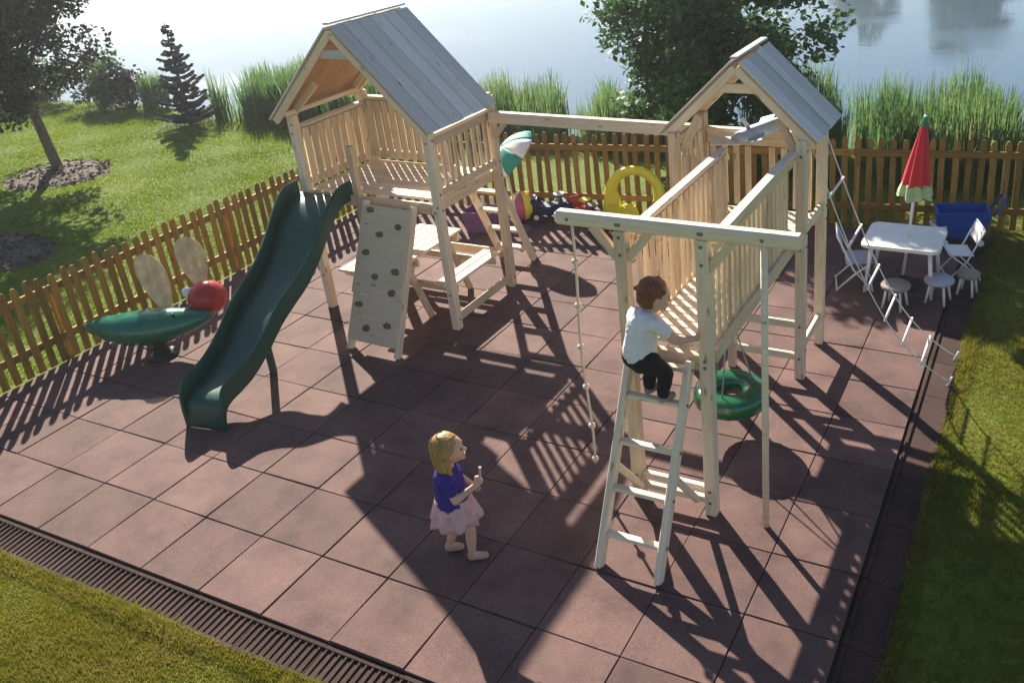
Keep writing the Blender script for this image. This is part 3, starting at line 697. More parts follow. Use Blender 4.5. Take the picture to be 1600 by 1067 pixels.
def folds(name, z0, z1, r0, r1, mat, par):
    bm = bmesh.new(); n = 48; rings = []; m_ = 9
    q = pd.to_track_quat('Z', 'Y').to_matrix()
    for i in range(m_):
        f = i / (m_ - 1); r = r0 + (r1 - r0) * f; ring = []
        for k in range(n):
            t_ = 2 * math.pi * k / n; rr = r * (1 + .22 * math.sin(8 * t_ + 1.5 * f) * (1 - .3 * f) + .05 * math.sin(3 * t_))
            ring.append(bm.verts.new(PB + pd * (z0 + (z1 - z0) * f + (.02 * math.sin(4 * t_) if i == 0 and name == 'hem' else 0)) + q @ Vector((rr * math.cos(t_), rr * math.sin(t_), 0))))
        rings.append(ring)
    for a_, b2 in zip(rings[:-1], rings[1:]):
        for k in range(n): bm.faces.new((a_[k], a_[(k + 1) % n], b2[(k + 1) % n], b2[k]))
    bm.faces.new(rings[-1]); return mesh_obj(name, bm, mat, par, smooth=True)
can = folds('canopy', 1.16, 1.80, .135, .03, MELON, pa)
folds('hem', 1.02, 1.17, .165, .136, RIND, can); folds('cap', 1.79, 1.90, .045, .012, RINDD, can)

def folding_chair(loc, rz, fabric, label, sc=1.0):
    t = thing('folding_chair', loc, label, 'chair')
    Rm = TR(loc) @ Matrix.Rotation(rz, 4, 'Z') @ Matrix.Scale(sc, 4)
    P_ = lambda *p: Rm @ Vector(p)
    for s in (-.19, .19):
        tube('frame', [P_(s, .20, 0), P_(s, -.02, .26), P_(s, -.20, .66)], .011 * sc, METAL, t, 8)
        tube('leg', [P_(s * .92, -.20, 0), P_(s * .92, .0, .20), P_(s * .92, .16, .33)], .011 * sc, METAL, t, 8)
    for p, q in (((-.19, .19, .02), (.19, .19, .02)), ((-.175, -.19, .02), (.175, -.19, .02)), ((-.19, -.20, .66), (.19, -.20, .66))): tube('crossbar', [P_(*p), P_(*q)], .010 * sc, METAL, t, 8)
    for nm, A_, B_, C_, D_ in (('seat', (-.17, -.10, .33), (.17, -.10, .33), (.17, .19, .345), (-.17, .19, .345)), ('backrest', (-.178, -.14, .46), (.178, -.14, .46), (.178, -.195, .645), (-.178, -.195, .645))):
        bm = bmesh.new(); nn = 7; g2 = []
        for i in range(nn):
            row = []
            for j in range(nn):
                u, v_ = i / (nn - 1), j / (nn - 1); p = (Vector(A_).lerp(Vector(B_), u)).lerp(Vector(D_).lerp(Vector(C_), u), v_); p.z -= .03 * math.sin(math.pi * u) * math.sin(math.pi * v_)
                row.append(bm.verts.new(Rm @ p))
            g2.append(row)
        for i in range(nn - 1):
            for j in range(nn - 1): bm.faces.new((g2[i][j], g2[i + 1][j], g2[i + 1][j + 1], g2[i][j + 1]))
        o = mesh_obj(nm, bm, fabric, t, smooth=True); o.modifiers.new('thick', 'SOLIDIFY').thickness = .012
    return t
folding_chair((5.10, 6.28, 0), math.radians(-75), LILAC, 'white framed folding chair with lilac seat beside the rope ladder')
folding_chair((6.16, 6.86, 0), math.radians(110), WHITEF, 'folding chair with white fabric seat between white table and blue cart', .9)
def stool(loc, r, h, seat, label, nl=4):
    t = thing('stool', loc, label, 'stool'); x, y, z = loc
    bm = lathe_bm([(r * .8, h - .05), (r, h - .04), (r * 1.03, h - .015), (r * .95, h), (.01, h + .004)], loc, 24); mesh_obj('seat', bm, seat, t, smooth=True)
    for k in range(nl):
        a_ = .6 + 2 * math.pi * k / nl; tube('leg', [(x + r * .65 * math.cos(a_), y + r * .65 * math.sin(a_), h - .045), (x + r * .95 * math.cos(a_), y + r * .95 * math.sin(a_), 0)], .014, METAL, t, 8)
    return t
stool((5.62, 5.86, 0), .15, .27, TAUPEF, 'low round stool with taupe seat in front of the white table')
stool((6.02, 6.12, 0), .15, .27, LILAC, 'low round stool with lilac grey seat at the table corner by the kerb')
stool((6.28, 6.40, 0), .12, .25, TAUPEF, 'small taupe stool beside the folding chair with white seat')

# blue toy cart
ct = thing('toy_cart', (6.05, 7.75, 0), 'bright blue plastic toy cart beside the back fence', 'toy cart')
bm = bmesh.new()
def tub(bm, c, L, W, z0, z1, tp, th, rz):
    Rm = TR(c) @ Matrix.Rotation(rz, 4, 'Z'); L2, W2 = L / 2, W / 2
    def ring(l, w_, z): return [bm.verts.new(Rm @ Vector((sx * l, sy * w_, z))) for sx, sy in ((-1, -1), (1, -1), (1, 1), (-1, 1))]
    R_ = [ring(L2 * tp, W2 * tp, z0), ring(L2, W2, z1), ring(L2 - th, W2 - th, z1), ring(L2 * tp - th, W2 * tp - th, z0 + th)]
    bm.faces.new(R_[0][::-1]); bm.faces.new(R_[3])
    for p, q in zip(R_[:-1], R_[1:]):
        for k in range(4): bm.faces.new((p[k], p[(k + 1) % 4], q[(k + 1) % 4], q[k]))
    bmesh.ops.bevel(bm, geom=bm.edges[:], offset=.012, segments=2, affect='EDGES')
tub(bm, (6.05, 7.75, 0), .62, .36, .12, .46, .82, .03, .25); mesh_obj('tub', bm, BLUEP, ct)
Rm = TR((6.05, 7.75, 0)) @ Matrix.Rotation(.25, 4, 'Z')
def wheel(par, Rm, c, r, wd, mat, hub):
    p, q = Rm @ Vector((c[0], c[1] - wd / 2, c[2])), Rm @ Vector((c[0], c[1] + wd / 2, c[2]))
    o = mesh_obj('wheel', tube_bm([p, p.lerp(q, .15), p.lerp(q, .85), q], [r * .9, r, r, r * .9], 18), mat, par)
    s = (q - p) * .08; mesh_obj('hub', tube_bm([p - s, q + s], r * .4, 10), hub, o)
for sx in (-.2, .2):
    for sy in (-.2, .2): wheel(ct, Rm, (sx, sy, .10), .10, .05, BLACKP, WHITEP)
tube('handle', [Rm @ Vector((.33, -.12, .40)), Rm @ Vector((.46, -.12, .60)), Rm @ Vector((.46, .12, .60)), Rm @ Vector((.33, .12, .40))], .016, BLUEP, ct, 8)
bm = bmesh.new(); tub(bm, (5.86, 7.66, .40), .26, .26, .02, .16, .75, .02, .6)
bk = mesh_obj('sand_bucket', bm, WHITEP, loc=(5.86, 7.66, .42)); bk.location.z -= .27; tag(bk, 'white square sand bucket inside the bright blue toy cart', 'bucket')
def ball(loc, r, cols, label, squash=1.0, name='ball'):
    t = thing(name, (loc[0], loc[1], loc[2] - r), label, 'ball'); seg = 8 * 4
    for s in range(8):
        bm = bmesh.new(); g2 = []
        for i in range(13):
            th = math.pi * i / 12; g2.append([bm.verts.new(Vector(loc) + Vector((r * math.sin(th) * math.cos(2 * math.pi * (s * 4 + k) / seg), r * math.sin(th) * math.sin(2 * math.pi * (s * 4 + k) / seg), r * math.cos(th)))) for k in range(5)])
        for i in range(12):
            for k in range(4): bm.faces.new((g2[i][k], g2[i + 1][k], g2[i + 1][k + 1], g2[i][k + 1]))
        bmesh.ops.remove_doubles(bm, verts=bm.verts, dist=1e-5); bmesh.ops.recalc_face_normals(bm, faces=bm.faces)
        mesh_obj('panel', bm, cols[s % len(cols)], t, smooth=True)
ball((5.36, 7.62, .12), .12, [NAVYP, GREYF], 'dark navy and grey ball behind the white table')

# ------------------------------------------------------------------ toys along the back fence
ya = thing('play_arch', (1.9, 7.35, 0), 'yellow plastic toddler arch in front of the back fence', 'toy')
yc0 = Vector((1.93, 7.36, .40)); dv = Vector((.98, .2, 0)).normalized(); pts = []; rad = []
for k in range(25):
    t_ = math.radians(205 - 230 * k / 24); pts.append(yc0 + dv * (.34 * math.cos(t_)) + Vector((0, 0, .34 * math.sin(t_)))); rad.append(.10 - .035 * math.sin(math.pi * min(1, k / 24 * .9)))
tube('hoop', pts, rad, YELP, ya, 12)
for off, L, H in ((-.33, .30, .46), (-.10, .30, .26), (.33, .22, .34)):
    c = Vector((1.93, 7.36, 0)) + dv * off; bm = bmesh.new(); bmesh.ops.create_cube(bm, size=1)
    for v in bm.verts:
        tp = 1.0 if v.co.z < 0 else .55; v.co = Vector((v.co.x * L * tp, v.co.y * .22 * tp, (v.co.z + .5) * H))
    bmesh.ops.bevel(bm, geom=bm.edges[:], offset=.03, segments=3, affect='EDGES'); bmesh.ops.rotate(bm, matrix=Matrix.Rotation(.2, 3, 'Z'), verts=bm.verts); bmesh.ops.translate(bm, vec=c, verts=bm.verts)
    mesh_obj('foot_block', bm, YELP, ya, smooth=False)
# small teal and white parasol
sp_ = thing('toddler_parasol', (.50, 6.62, 0), 'small tilted teal and white parasol by the back fence', 'parasol')
pb, ptp = Vector((.50, 6.62, 0)), Vector((.44, 6.52, 1.22)); tube('pole', [pb, ptp], .014, METAL, sp_, 8)
q = (ptp - pb).normalized().to_track_quat('Z', 'Y').to_matrix() @ Matrix.Rotation(math.radians(38), 3, 'X') @ Matrix.Rotation(math.radians(-12), 3, 'Y')
for s in range(8):
    bm = bmesh.new(); g2 = []
    for i in range(7):
        f = i / 6; r = .40 * math.sin(f * 1.25) / math.sin(1.25); z = .20 * (math.cos(f * 1.25) - 1) / (1 - math.cos(1.25))
        g2.append([bm.verts.new(ptp + q @ Vector((r * math.cos(2 * math.pi * (s + k / 4) / 8) * (1 - .05 * math.sin(math.pi * k / 4) * f), r * math.sin(2 * math.pi * (s + k / 4) / 8) * (1 - .05 * math.sin(math.pi * k / 4) * f), z))) for k in range(5)])
    for i in range(6):
        for k in range(4): bm.faces.new((g2[i][k], g2[i + 1][k], g2[i + 1][k + 1], g2[i][k + 1]))
    bmesh.ops.remove_doubles(bm, verts=bm.verts, dist=1e-5)
    o = mesh_obj('canopy_panel', bm, TEAL if s % 2 else WHITEF, sp_, smooth=True); o.modifiers.new('thick', 'SOLIDIFY').thickness = .004
bm = lathe_bm([(.16, 0), (.16, .04), (.04, .07), (.03, .14)], pb, 18); mesh_obj('foot', bm, PURPP, sp_, smooth=True)
ball((.34, 6.98, .22), .21, [ORANGEP, YELP, PINKP, YELP], 'orange and yellow striped beach ball by the back fence')
bm = bmesh.new(); tub(bm, (-.05, 6.55, 0), .44, .36, 0, .30, .85, .02, .1); o = mesh_obj('storage_tub', bm, PURPP, loc=(-.05, 6.55, 0)); tag(o, 'dull purple plastic storage tub under the teal parasol', 'tub')
def ride_on(loc, rz, body, seat, label, sc=1):
    t = thing('ride_on_car', loc, label, 'ride-on toy'); Rm = TR(loc) @ Matrix.Rotation(rz, 4, 'Z') @ Matrix.Scale(sc, 4)
    prof = [(-.30, .10), (.30, .10), (.32, .20), (.24, .27), (.10, .27), (.02, .22), (-.14, .22), (-.20, .34), (-.28, .34), (-.32, .22)]
    bm = bmesh.new(); f_ = [bm.verts.new(Rm @ Vector((x, -.13, z))) for x, z in prof]; g2 = [bm.verts.new(Rm @ Vector((x, .13, z))) for x, z in prof]
    bm.faces.new(f_); bm.faces.new(g2[::-1])
    for k in range(len(prof)): bm.faces.new((f_[k], g2[k], g2[(k + 1) % len(prof)], f_[(k + 1) % len(prof)]))
    bmesh.ops.recalc_face_normals(bm, faces=bm.faces); bmesh.ops.bevel(bm, geom=bm.edges[:], offset=.018, segments=2, affect='EDGES'); mesh_obj('body', bm, body, t)
    for sx in (-.2, .2):
        for sy in (-.14, .14): wheel(t, Rm, (sx, sy, .09), .09, .05, BLACKP, seat)
    bm = lathe_bm([(.075, 0), (.085, .01), (.075, .02)], Rm @ Vector((.12, 0, .36)), 16); mesh_obj('steering_wheel', bm, seat, t)
    tube('steering_column', [Rm @ Vector((.16, 0, .25)), Rm @ Vector((.12, 0, .365))], .014, BLACKP, t)
    return t
ride_on((.72, 7.15, 0), .4, NAVYP, WHITEP, 'navy ride-on toy car beside the striped beach ball')
ride_on((1.14, 7.26, 0), -.5, REDP, YELP, 'red ride-on toy car between navy car and yellow arch', .85)
ride_on((1.46, 7.02, 0), 2.2, BLACKP, GREYF, 'black ride-on toy car in front of the yellow arch', .8)

# ------------------------------------------------------------------ children
def rc(bm, p0, r0, p1=None, r1=None):
    t = bmesh.new(); p0 = Vector(p0)
    bmesh.ops.create_icosphere(t, subdivisions=2, radius=r0, matrix=TR(p0))
    if p1 is not None:
        bmesh.ops.create_icosphere(t, subdivisions=2, radius=r1 if r1 is not None else r0, matrix=TR(Vector(p1)))
        r = bmesh.ops.convex_hull(t, input=t.verts)
        bmesh.ops.delete(t, geom=[g for g in r['geom_interior'] if isinstance(g, bmesh.types.BMVert)], context='VERTS')
    me = bpy.data.meshes.new('tmp'); t.to_mesh(me); t.free(); bm.from_mesh(me); bpy.data.meshes.remove(me)
def ell(bm, c, s, rot=None):
    t = bmesh.new(); bmesh.ops.create_icosphere(t, subdivisions=3, radius=1); bmesh.ops.scale(t, vec=s, verts=t.verts)
    if rot: bmesh.ops.rotate(t, matrix=rot, verts=t.verts)
    bmesh.ops.translate(t, vec=c, verts=t.verts); me = bpy.data.meshes.new('tmp'); t.to_mesh(me); t.free(); bm.from_mesh(me); bpy.data.meshes.remove(me)
def blob(name, bm, mat, mw, parent, voxel=.006, it=6):
    me = bpy.data.meshes.new(name); bm.to_mesh(me); bm.free(); me.materials.append(mat)
    o = link(name, me, mw, parent)
    r = o.modifiers.new('join', 'REMESH'); r.mode = 'VOXEL'; r.voxel_size = voxel; r.use_smooth_shade = True
    s = o.modifiers.new('soft', 'SMOOTH'); s.factor = .5; s.iterations = it
    return o
FOLD = bpy.data.textures.new('folds', 'CLOUDS'); FOLD.noise_scale = .055; FOLD.noise_depth = 2
def crease(o, st=.014):
    m = o.modifiers.new('creases', 'DISPLACE'); m.texture = FOLD; m.strength = st; m.mid_level = .5; m.texture_coords = 'LOCAL'
    return o
def hand(bm, wrist, d, palm_n, curl=.5, L=.095, spread=.3):
    """palm + four unequal fingers + thumb; d: hand direction, palm_n: palm normal"""
    wrist = Vector(wrist); d = Vector(d).normalized(); n = Vector(palm_n); n = (n - d * n.dot(d)).normalized(); s = d.cross(n)
    pl = L * .48
    for k in (-1, 0, 1): rc(bm, wrist + s * .006 * k, .013, wrist + d * pl + s * .014 * k, .0115)
    for k, (o_, ln) in enumerate(((-.021, .40), (-.007, .50), (.007, .47), (.020, .36))):
        b0 = wrist + d * pl + s * o_; l1 = L * ln * .5
        d1 = (d * math.cos(curl * .7) + n * math.sin(curl * .7) + s * o_ * spread * 6).normalized(); b1 = b0 + d1 * l1
        d2 = (d * math.cos(curl * 1.9) + n * math.sin(curl * 1.9)).normalized(); b2 = b1 + d2 * l1
        rc(bm, b0, .0078, b1, .0070); rc(bm, b1, .0070, b2, .0060)
    t0 = wrist + d * pl * .3 - s * .016; t1 = t0 + (d * .6 - s * .7 + n * .35).normalized() * L * .28; t2 = t1 + (d * .8 + n * .5).normalized() * L * .22
    rc(bm, t0, .0095, t1, .0082); rc(bm, t1, .0082, t2, .0068)
def head(bm, c, rot, s=1.0):
    """face towards local +X"""
    Q = lambda *p: Vector(c) + rot @ (Vector(p) * s)
    R3 = rot
    ell(bm, Q(0, 0, .012), (.095 * s, .082 * s, .098 * s), R3)
    ell(bm, Q(.022, 0, -.040), (.066 * s, .062 * s, .058 * s), R3)
    rc(bm, Q(.088, 0, -.008), .012 * s, Q(.102, 0, -.024), .013 * s)
    for k in (-1, 1):
        rc(bm, Q(.062, .036 * k, -.045), .026 * s); ell(bm, Q(-.006, .083 * k, -.012), (.016 * s, .010 * s, .026 * s), R3)
        rc(bm, Q(.082, .030 * k, .022), .012 * s)
    rc(bm, Q(.088, -.014, -.056), .008 * s, Q(.088, .014, -.056), .008 * s); rc(bm, Q(.074, 0, -.084), .017 * s)
def face_bits(c, rot, mw, par, s=1.0):
    Q = lambda *p: Vector(c) + rot @ (Vector(p) * s)
    for k in (-1, 1):
        bm = bmesh.new(); ell(bm, Q(.0865, .032 * k, .006), (.006 * s, .011 * s, .008 * s), rot); me = bpy.data.meshes.new('eye_or_glint'); bm.to_mesh(me); bm.free(); me.materials.append(EYE); link('eye_or_glint', me, mw, par)
    bm = bmesh.new(); rc(bm, Q(.0925, -.016, -.056), .005 * s, Q(.0925, .016, -.056), .005 * s); me = bpy.data.meshes.new('mouth'); bm.to_mesh(me); bm.free(); me.materials.append(LIP); link('mouth', me, mw, par)

# girl: local +X is where she faces
GM = TR((3.42, 1.0, 0)) @ Matrix.Rotation(math.radians(30), 4, 'Z')
girl = None
bm = bmesh.new()
hip, chest, neck = Vector((-.005, 0, .49)), Vector((.0, 0, .70)), Vector((.01, 0, .80))
HR = (Matrix.Rotation(math.radians(-6), 3, 'Y') @ Matrix.Rotation(math.radians(4), 3, 'X')); HC = Vector((.035, 0, .925))
rc(bm, hip + Vector((0, .045, 0)), .085, hip + Vector((0, -.045, 0)), .085)
rc(bm, hip, .10, chest, .092); rc(bm, chest + Vector((0, .05, .03)), .062, chest + Vector((0, -.05, .03)), .062); rc(bm, neck - Vector((0, 0, .03)), .042, HC - Vector((.01, 0, .06)), .038)
head(bm, HC, HR, 1.06)
# legs: right (y<0, towards the camera) forward, left behind
def leg(bm, h, k_, an, toe, rt=.060):
    rc(bm, h, rt, k_, rt * .68); rc(bm, k_, rt * .68, Vector(k_).lerp(Vector(an), .4), rt * .66); rc(bm, Vector(k_).lerp(Vector(an), .4), rt * .66, an, rt * .44); rc(bm, an, .026, toe, .021)
leg(bm, (0, -.055, .47), (.10, -.06, .27), (.085, -.06, .055), (.175, -.06, .028))
leg(bm, (-.01, .055, .47), (-.015, .06, .26), (-.09, .06, .06), (-.01, .06, .028))
# right arm bent, forearm raised in front
sh, el_, wr = Vector((.0, -.105, .745)), Vector((.05, -.15, .60)), Vector((.195, -.13, .695))
rc(bm, sh, .038, el_, .030); rc(bm, el_, .030, wr, .021); hand(bm, wr, (.5, .05, .85), (.0, 1, .2), 1.0)
sh2, el2, wr2 = Vector((.0, .105, .745)), Vector((.03, .155, .60)), Vector((.12, .14, .52))
rc(bm, sh2, .038, el2, .030); rc(bm, el2, .030, wr2, .021); hand(bm, wr2, (.6, 0, -.6), (0, -1, 0), .5)
girl = blob('person', bm, SKIN, GM, None, .0045, 4)
tag(girl, 'small child with long blonde hair, blue top and pale pink skirt, walking', 'child')
face_bits(HC, HR, GM, girl, 1.06)
bm = bmesh.new(); Q = lambda *p: HC + HR @ Vector(p)      # hair: cap + locks down the back
ell(bm, Q(-.018, 0, .035), (.103, .098, .098), HR)
for k in range(-5, 6):
    a_ = k / 5; y_ = .088 * math.sin(a_ * 1.35); x_ = -.02 - .085 * math.cos(a_ * 1.35) + .02
    rc(bm, Q(x_, y_, .02), .030, Q(x_ - .012 + .006 * (k % 2), y_ * 1.05, -.105), .027); rc(bm, Q(x_ - .012, y_ * 1.05, -.105), .027, Q(x_ + .004, y_ * .95, -.225 - .025 * (k % 3)), .014)
hair = crease(blob('hair', bm, HAIRB, GM, girl, .0055, 3), .012)
bm = bmesh.new()
for k in range(150):
    a_ = random.uniform(-1.55, 1.55); y_ = math.sin(a_); x_ = -math.cos(a_); l_ = random.uniform(-.26, -.12); e_ = random.uniform(.97, 1.1)
    pts = [Q(-.018 + x_ * .03 * e_, y_ * .03 * e_, .128), Q(-.018 + x_ * .088 * e_, y_ * .085 * e_, .085), Q(-.016 + x_ * .106 * e_, y_ * .100 * e_, .01), Q(-.012 + x_ * .108 * e_, y_ * .098 * e_, -.10), Q(-.006 + x_ * .10 * e_ + random.uniform(-.012, .012), y_ * .09 * e_ + random.uniform(-.012, .012), l_)]
    tube_bm(pts, [.003, .0045, .005, .0045, .0015], 4, bm)
me = bpy.data.meshes.new('hair_strands'); bm.to_mesh(me); bm.free(); me.materials.append(HAIRB); tag(link('hair_strands', me, GM, hair), kind='stuff')
bm = bmesh.new()      # blue top with short sleeves
rc(bm, hip + Vector((0, 0, .03)), .115, chest, .106); rc(bm, chest + Vector((0, .055, .028)), .072, chest + Vector((0, -.055, .028)), .072)
for s_, e_ in ((sh, el_), (sh2, el2)): rc(bm, s_, .050, Vector(s_).lerp(e_, .55), .046)
rc(bm, hip + Vector((0, .03, .02)), .105, hip + Vector((0, -.03, .02)), .105)
crease(blob('top', bm, SHIRTB, GM, girl, .006, 4))
bm = bmesh.new(); n = 40; rings = []      # gathered skirt
for i in range(8):
    f = i / 7; z = .535 - .20 * f; r = .116 + .052 * f
    rings.append([bm.verts.new((.005 + (r * (1.05) + .022 * f * math.sin(9 * t_ + .8)) * math.cos(t_), (r * .95 + .022 * f * math.sin(9 * t_ + .8)) * math.sin(t_), z + .012 * f * math.sin(5 * t_))) for t_ in [2 * math.pi * k / n for k in range(n)]])
for p, q_ in zip(rings[:-1], rings[1:]):
    for k in range(n): bm.faces.new((p[k], p[(k + 1) % n], q_[(k + 1) % n], q_[k]))
me = bpy.data.meshes.new('skirt'); bm.to_mesh(me); bm.free(); me.materials.append(SKIRT); me.polygons.foreach_set('use_smooth', [True] * len(me.polygons)); o = link('skirt', me, GM, girl); o.modifiers.new('thick', 'SOLIDIFY').thickness = .006
for an, toe in (((.085, -.06, .055), (.175, -.06, .030)), ((-.09, .06, .06), (-.01, .06, .030))):
    bm = bmesh.new(); rc(bm, Vector(an) - Vector((.008, 0, .012)), .031, toe, .027); rc(bm, Vector((an[0] - .01, an[1], .03)), .028, Vector((toe[0], toe[1], .028)), .026); blob('shoe', bm, SHOEW, GM, girl, .006, 3)
bm = tube_bm([GM @ (wr + Vector((.035, .015, .02))), GM @ (wr + Vector((.05, .012, .14)))], [.008, .011], 8)
stick = mesh_obj('toy_stick', bm, SKIRT, loc=GM @ (wr + Vector((.04, .014, .05)))); tag(stick, 'short pale pink stick held up by the girl', 'stick')

# boy on the ladder: local +X is where he faces (towards the walkway)
fz = 1.34 * RUNGS[3] + .018
BM = TR((4.66, 1.26 + .74 * RUNGS[3] + .0, fz)) @ Matrix.Rotation(math.radians(62), 4, 'Z')
bm = bmesh.new()
hip = Vector((-.10, .03, .385)); chest = Vector((-.065, .015, .60)); neck = Vector((-.03, 0, .695))
HR = Matrix.Rotation(math.radians(14), 3, 'Y') @ Matrix.Rotation(math.radians(-22), 3, 'Z'); HC = Vector((.015, -.02, .795))
rc(bm, hip + Vector((0, .05, 0)), .085, hip + Vector((0, -.05, 0)), .085); rc(bm, hip, .105, chest, .098); rc(bm, chest + Vector((0, .055, .03)), .066, chest + Vector((0, -.055, .03)), .066)
rc(bm, neck - Vector((0, 0, .03)), .044, HC - Vector((.01, 0, .06)), .040); head(bm, HC, HR, 1.08)
BL = (((-.10, -.06, .37), (.03, -.075, .215), (-.005, -.075, .05), (.075, -.08, .022)), ((-.10, .09, .37), (.03, .075, .23), (-.01, .075, .05), (.075, .08, .022)))
for L_ in BL: leg(bm, *L_)
bs, be, bw = Vector((-.06, -.115, .64)), Vector((.035, -.20, .52)), Vector((.16, -.235, .50))
rc(bm, bs, .040, be, .032); rc(bm, be, .032, bw, .023); hand(bm, bw, (1, -.1, .1), (0, 1, 0), 1.2)
bs2, be2, bw2 = Vector((-.06, .115, .64)), Vector((-.03, .185, .52)), Vector((.09, .17, .49))
rc(bm, bs2, .040, be2, .032); rc(bm, be2, .032, bw2, .023); hand(bm, bw2, (1, -.1, .1), (0, -1, 0), 1.2)
boy = blob('person', bm, SKIN, BM, None, .0045, 4)
tag(boy, 'small child with auburn hair, white shirt and black trousers, climbing the ladder', 'child')
face_bits(HC, HR, BM, boy, 1.08)
bm = bmesh.new(); Q = lambda *p: HC + HR @ Vector(p)
ell(bm, Q(-.020, 0, .032), (.106, .098, .102), HR); ell(bm, Q(-.045, 0, -.02), (.075, .082, .075), HR)
for k in range(26):
    a_ = random.uniform(0, 6.28); e_ = random.uniform(-.1, 1.2); p = Vector((math.cos(a_) * math.cos(e_), math.sin(a_) * math.cos(e_), math.sin(e_)))
    if p.x > .45 and p.z < .5: continue
    rc(bm, Q(-.02 + p.x * .09, p.y * .085, .03 + p.z * .09), .02, Q(-.035 + p.x * .105, p.y * .10, .015 + p.z * .10), .010)
crease(blob('hair', bm, HAIRR, BM, boy, .0055, 2), .014)
bm = bmesh.new(); rc(bm, hip + Vector((0, 0, .02)), .118, chest, .112); rc(bm, chest + Vector((0, .06, .03)), .076, chest + Vector((0, -.06, .03)), .076); rc(bm, hip + Vector((0, .03, .0)), .108, hip + Vector((0, -.03, .0)), .108)
for s_, e_ in ((bs, be), (bs2, be2)): rc(bm, s_, .052, Vector(s_).lerp(e_, .5), .047)
crease(blob('shirt', bm, SHIRTW, BM, boy, .006, 4), .018)
bm = bmesh.new(); rc(bm, hip + Vector((0, .045, -.03)), .105, hip + Vector((0, -.045, -.03)), .105)
for h_, k_, an, toe in BL: rc(bm, h_, .076, k_, .058); rc(bm, k_, .058, Vector(k_).lerp(Vector(an), .85), .045)
crease(blob('trousers', bm, PANTS, BM, boy, .006, 4))
for h_, k_, an, toe in BL:
    bm = bmesh.new(); rc(bm, Vector(an) - Vector((.008, 0, .012)), .031, Vector((toe[0], toe[1], .028)), .027); rc(bm, Vector((an[0] - .01, an[1], .028)), .027, Vector((toe[0], toe[1], .026)), .025); blob('shoe', bm, TAUPEF, BM, boy, .006, 3)

# ------------------------------------------------------------------ vegetation
def leaves(P, size, up_bias=.3, jitter=.35):
    """one pointed leaf quad per point"""
    n = len(P); nrm = rng.normal(size=(n, 3)); nrm[:, 2] = np.abs(nrm[:, 2]) + up_bias; nrm /= np.linalg.norm(nrm, axis=1)[:, None]
    d = rng.normal(size=(n, 3)); d -= nrm * np.sum(d * nrm, 1)[:, None]; d /= np.linalg.norm(d, axis=1)[:, None]
    s = np.cross(nrm, d); L = size * rng.uniform(1 - jitter, 1 + jitter, n)[:, None]
    V = np.stack([P - d * L * .5, P + s * L * .32 + nrm * L * .06, P + d * L * .5, P - s * L * .32 + nrm * L * .06], 1).reshape(-1, 3)
    return V, np.arange(4 * n).reshape(-1, 4)
def crown_points(c, rad, nclump, nleaf, clump_r, hollow=.55, flat=1.0):
    c = np.array(c); rad = np.array(rad); out = []
    d = rng.normal(size=(nclump, 3)); d /= np.linalg.norm(d, axis=1)[:, None]
    rr = rng.uniform(hollow, 1.0, nclump) ** .8; C = c + d * rad * rr[:, None] * rng.uniform(.88, 1.12, (nclump, 1))
    for q in C:
        k = int(nleaf / nclump * rng.uniform(.6, 1.4)); e = rng.normal(size=(k, 3)); e /= np.linalg.norm(e, axis=1)[:, None]
        out.append(q + e * (rng.uniform(.2, 1, (k, 1)) ** .6) * clump_r * rng.uniform(.7, 1.3) * np.array([1, 1, .75]))
    return np.concatenate(out), C
def tree(name, base, h_trunk, tr, c, rad, mat, label, nclump, nleaf, cr, ls, lean=(0, 0), group=None, hollow=.55, extra=None):
    b = Vector(base); t = thing(name, b, label, 'tree', group); c = Vector(c)
    top = Vector((c.x, c.y, c.z + rad[2] * .3)); mid = b.lerp(top, .45) + Vector((lean[0], lean[1], 0))
    pts = [b - Vector((0, 0, .1)), b + Vector((0, 0, .06)), b.lerp(mid, .5), mid, mid.lerp(top, .6), top]
    bmt = tube_bm(pts, [tr * 1.5, tr * 1.15, tr, tr * .85, tr * .5, tr * .15], 10)
    P, C = crown_points(c, rad, nclump, nleaf, cr, hollow)
    if extra is not None: P = np.concatenate([P, extra])
    for k in range(0, min(nclump, 34)):
        q = Vector(C[k]); s = mid.lerp(top, random.uniform(-.1, .7)); m_ = s.lerp(q, .5) + Vector((0, 0, .1 * rad[2]))
        tube_bm([s, m_, q], [tr * .38, tr * .22, tr * .06], 5, bmt)
    mesh_obj('trunk', bmt, BARK, t, smooth=True)
    V, F = leaves(P, ls); np_obj('crown', V, F, mat, t, loc=tuple(b))
    return t
GB = GZ - .01
# round maple behind the back fence
tree('maple_tree', (1.95, 10.5, GB - .04), 1, .10, (1.98, 10.5, 2.2), (1.72, 1.6, 2.0), MAPLE, 'dense dark green leafy tree behind the back picket fence', 120, 26000, .42, .115, hollow=.35)
# tree in the left mulch ring
tree('shade_tree', (-10.0, 6.98, GB), 1, .085, (-10.35, 6.75, 3.35), (2.0, 2.0, 2.0), HAZEDLEAF, 'dark leafed tree standing in a mulch ring on the lawn', 120, 34000, .46, .10, lean=(.05, 0), hollow=.3)
# tree at the right edge beyond the fence: only its twigs reach into view
tree('shore_tree', (8.0, 12.0, GZ - .3), 1, .12, (7.75, 11.9, 2.2), (1.25, 1.2, 1.5), SHRUB, 'bright leafy branches at the water beyond the fence and blue cart', 44, 5200, .36, .11)
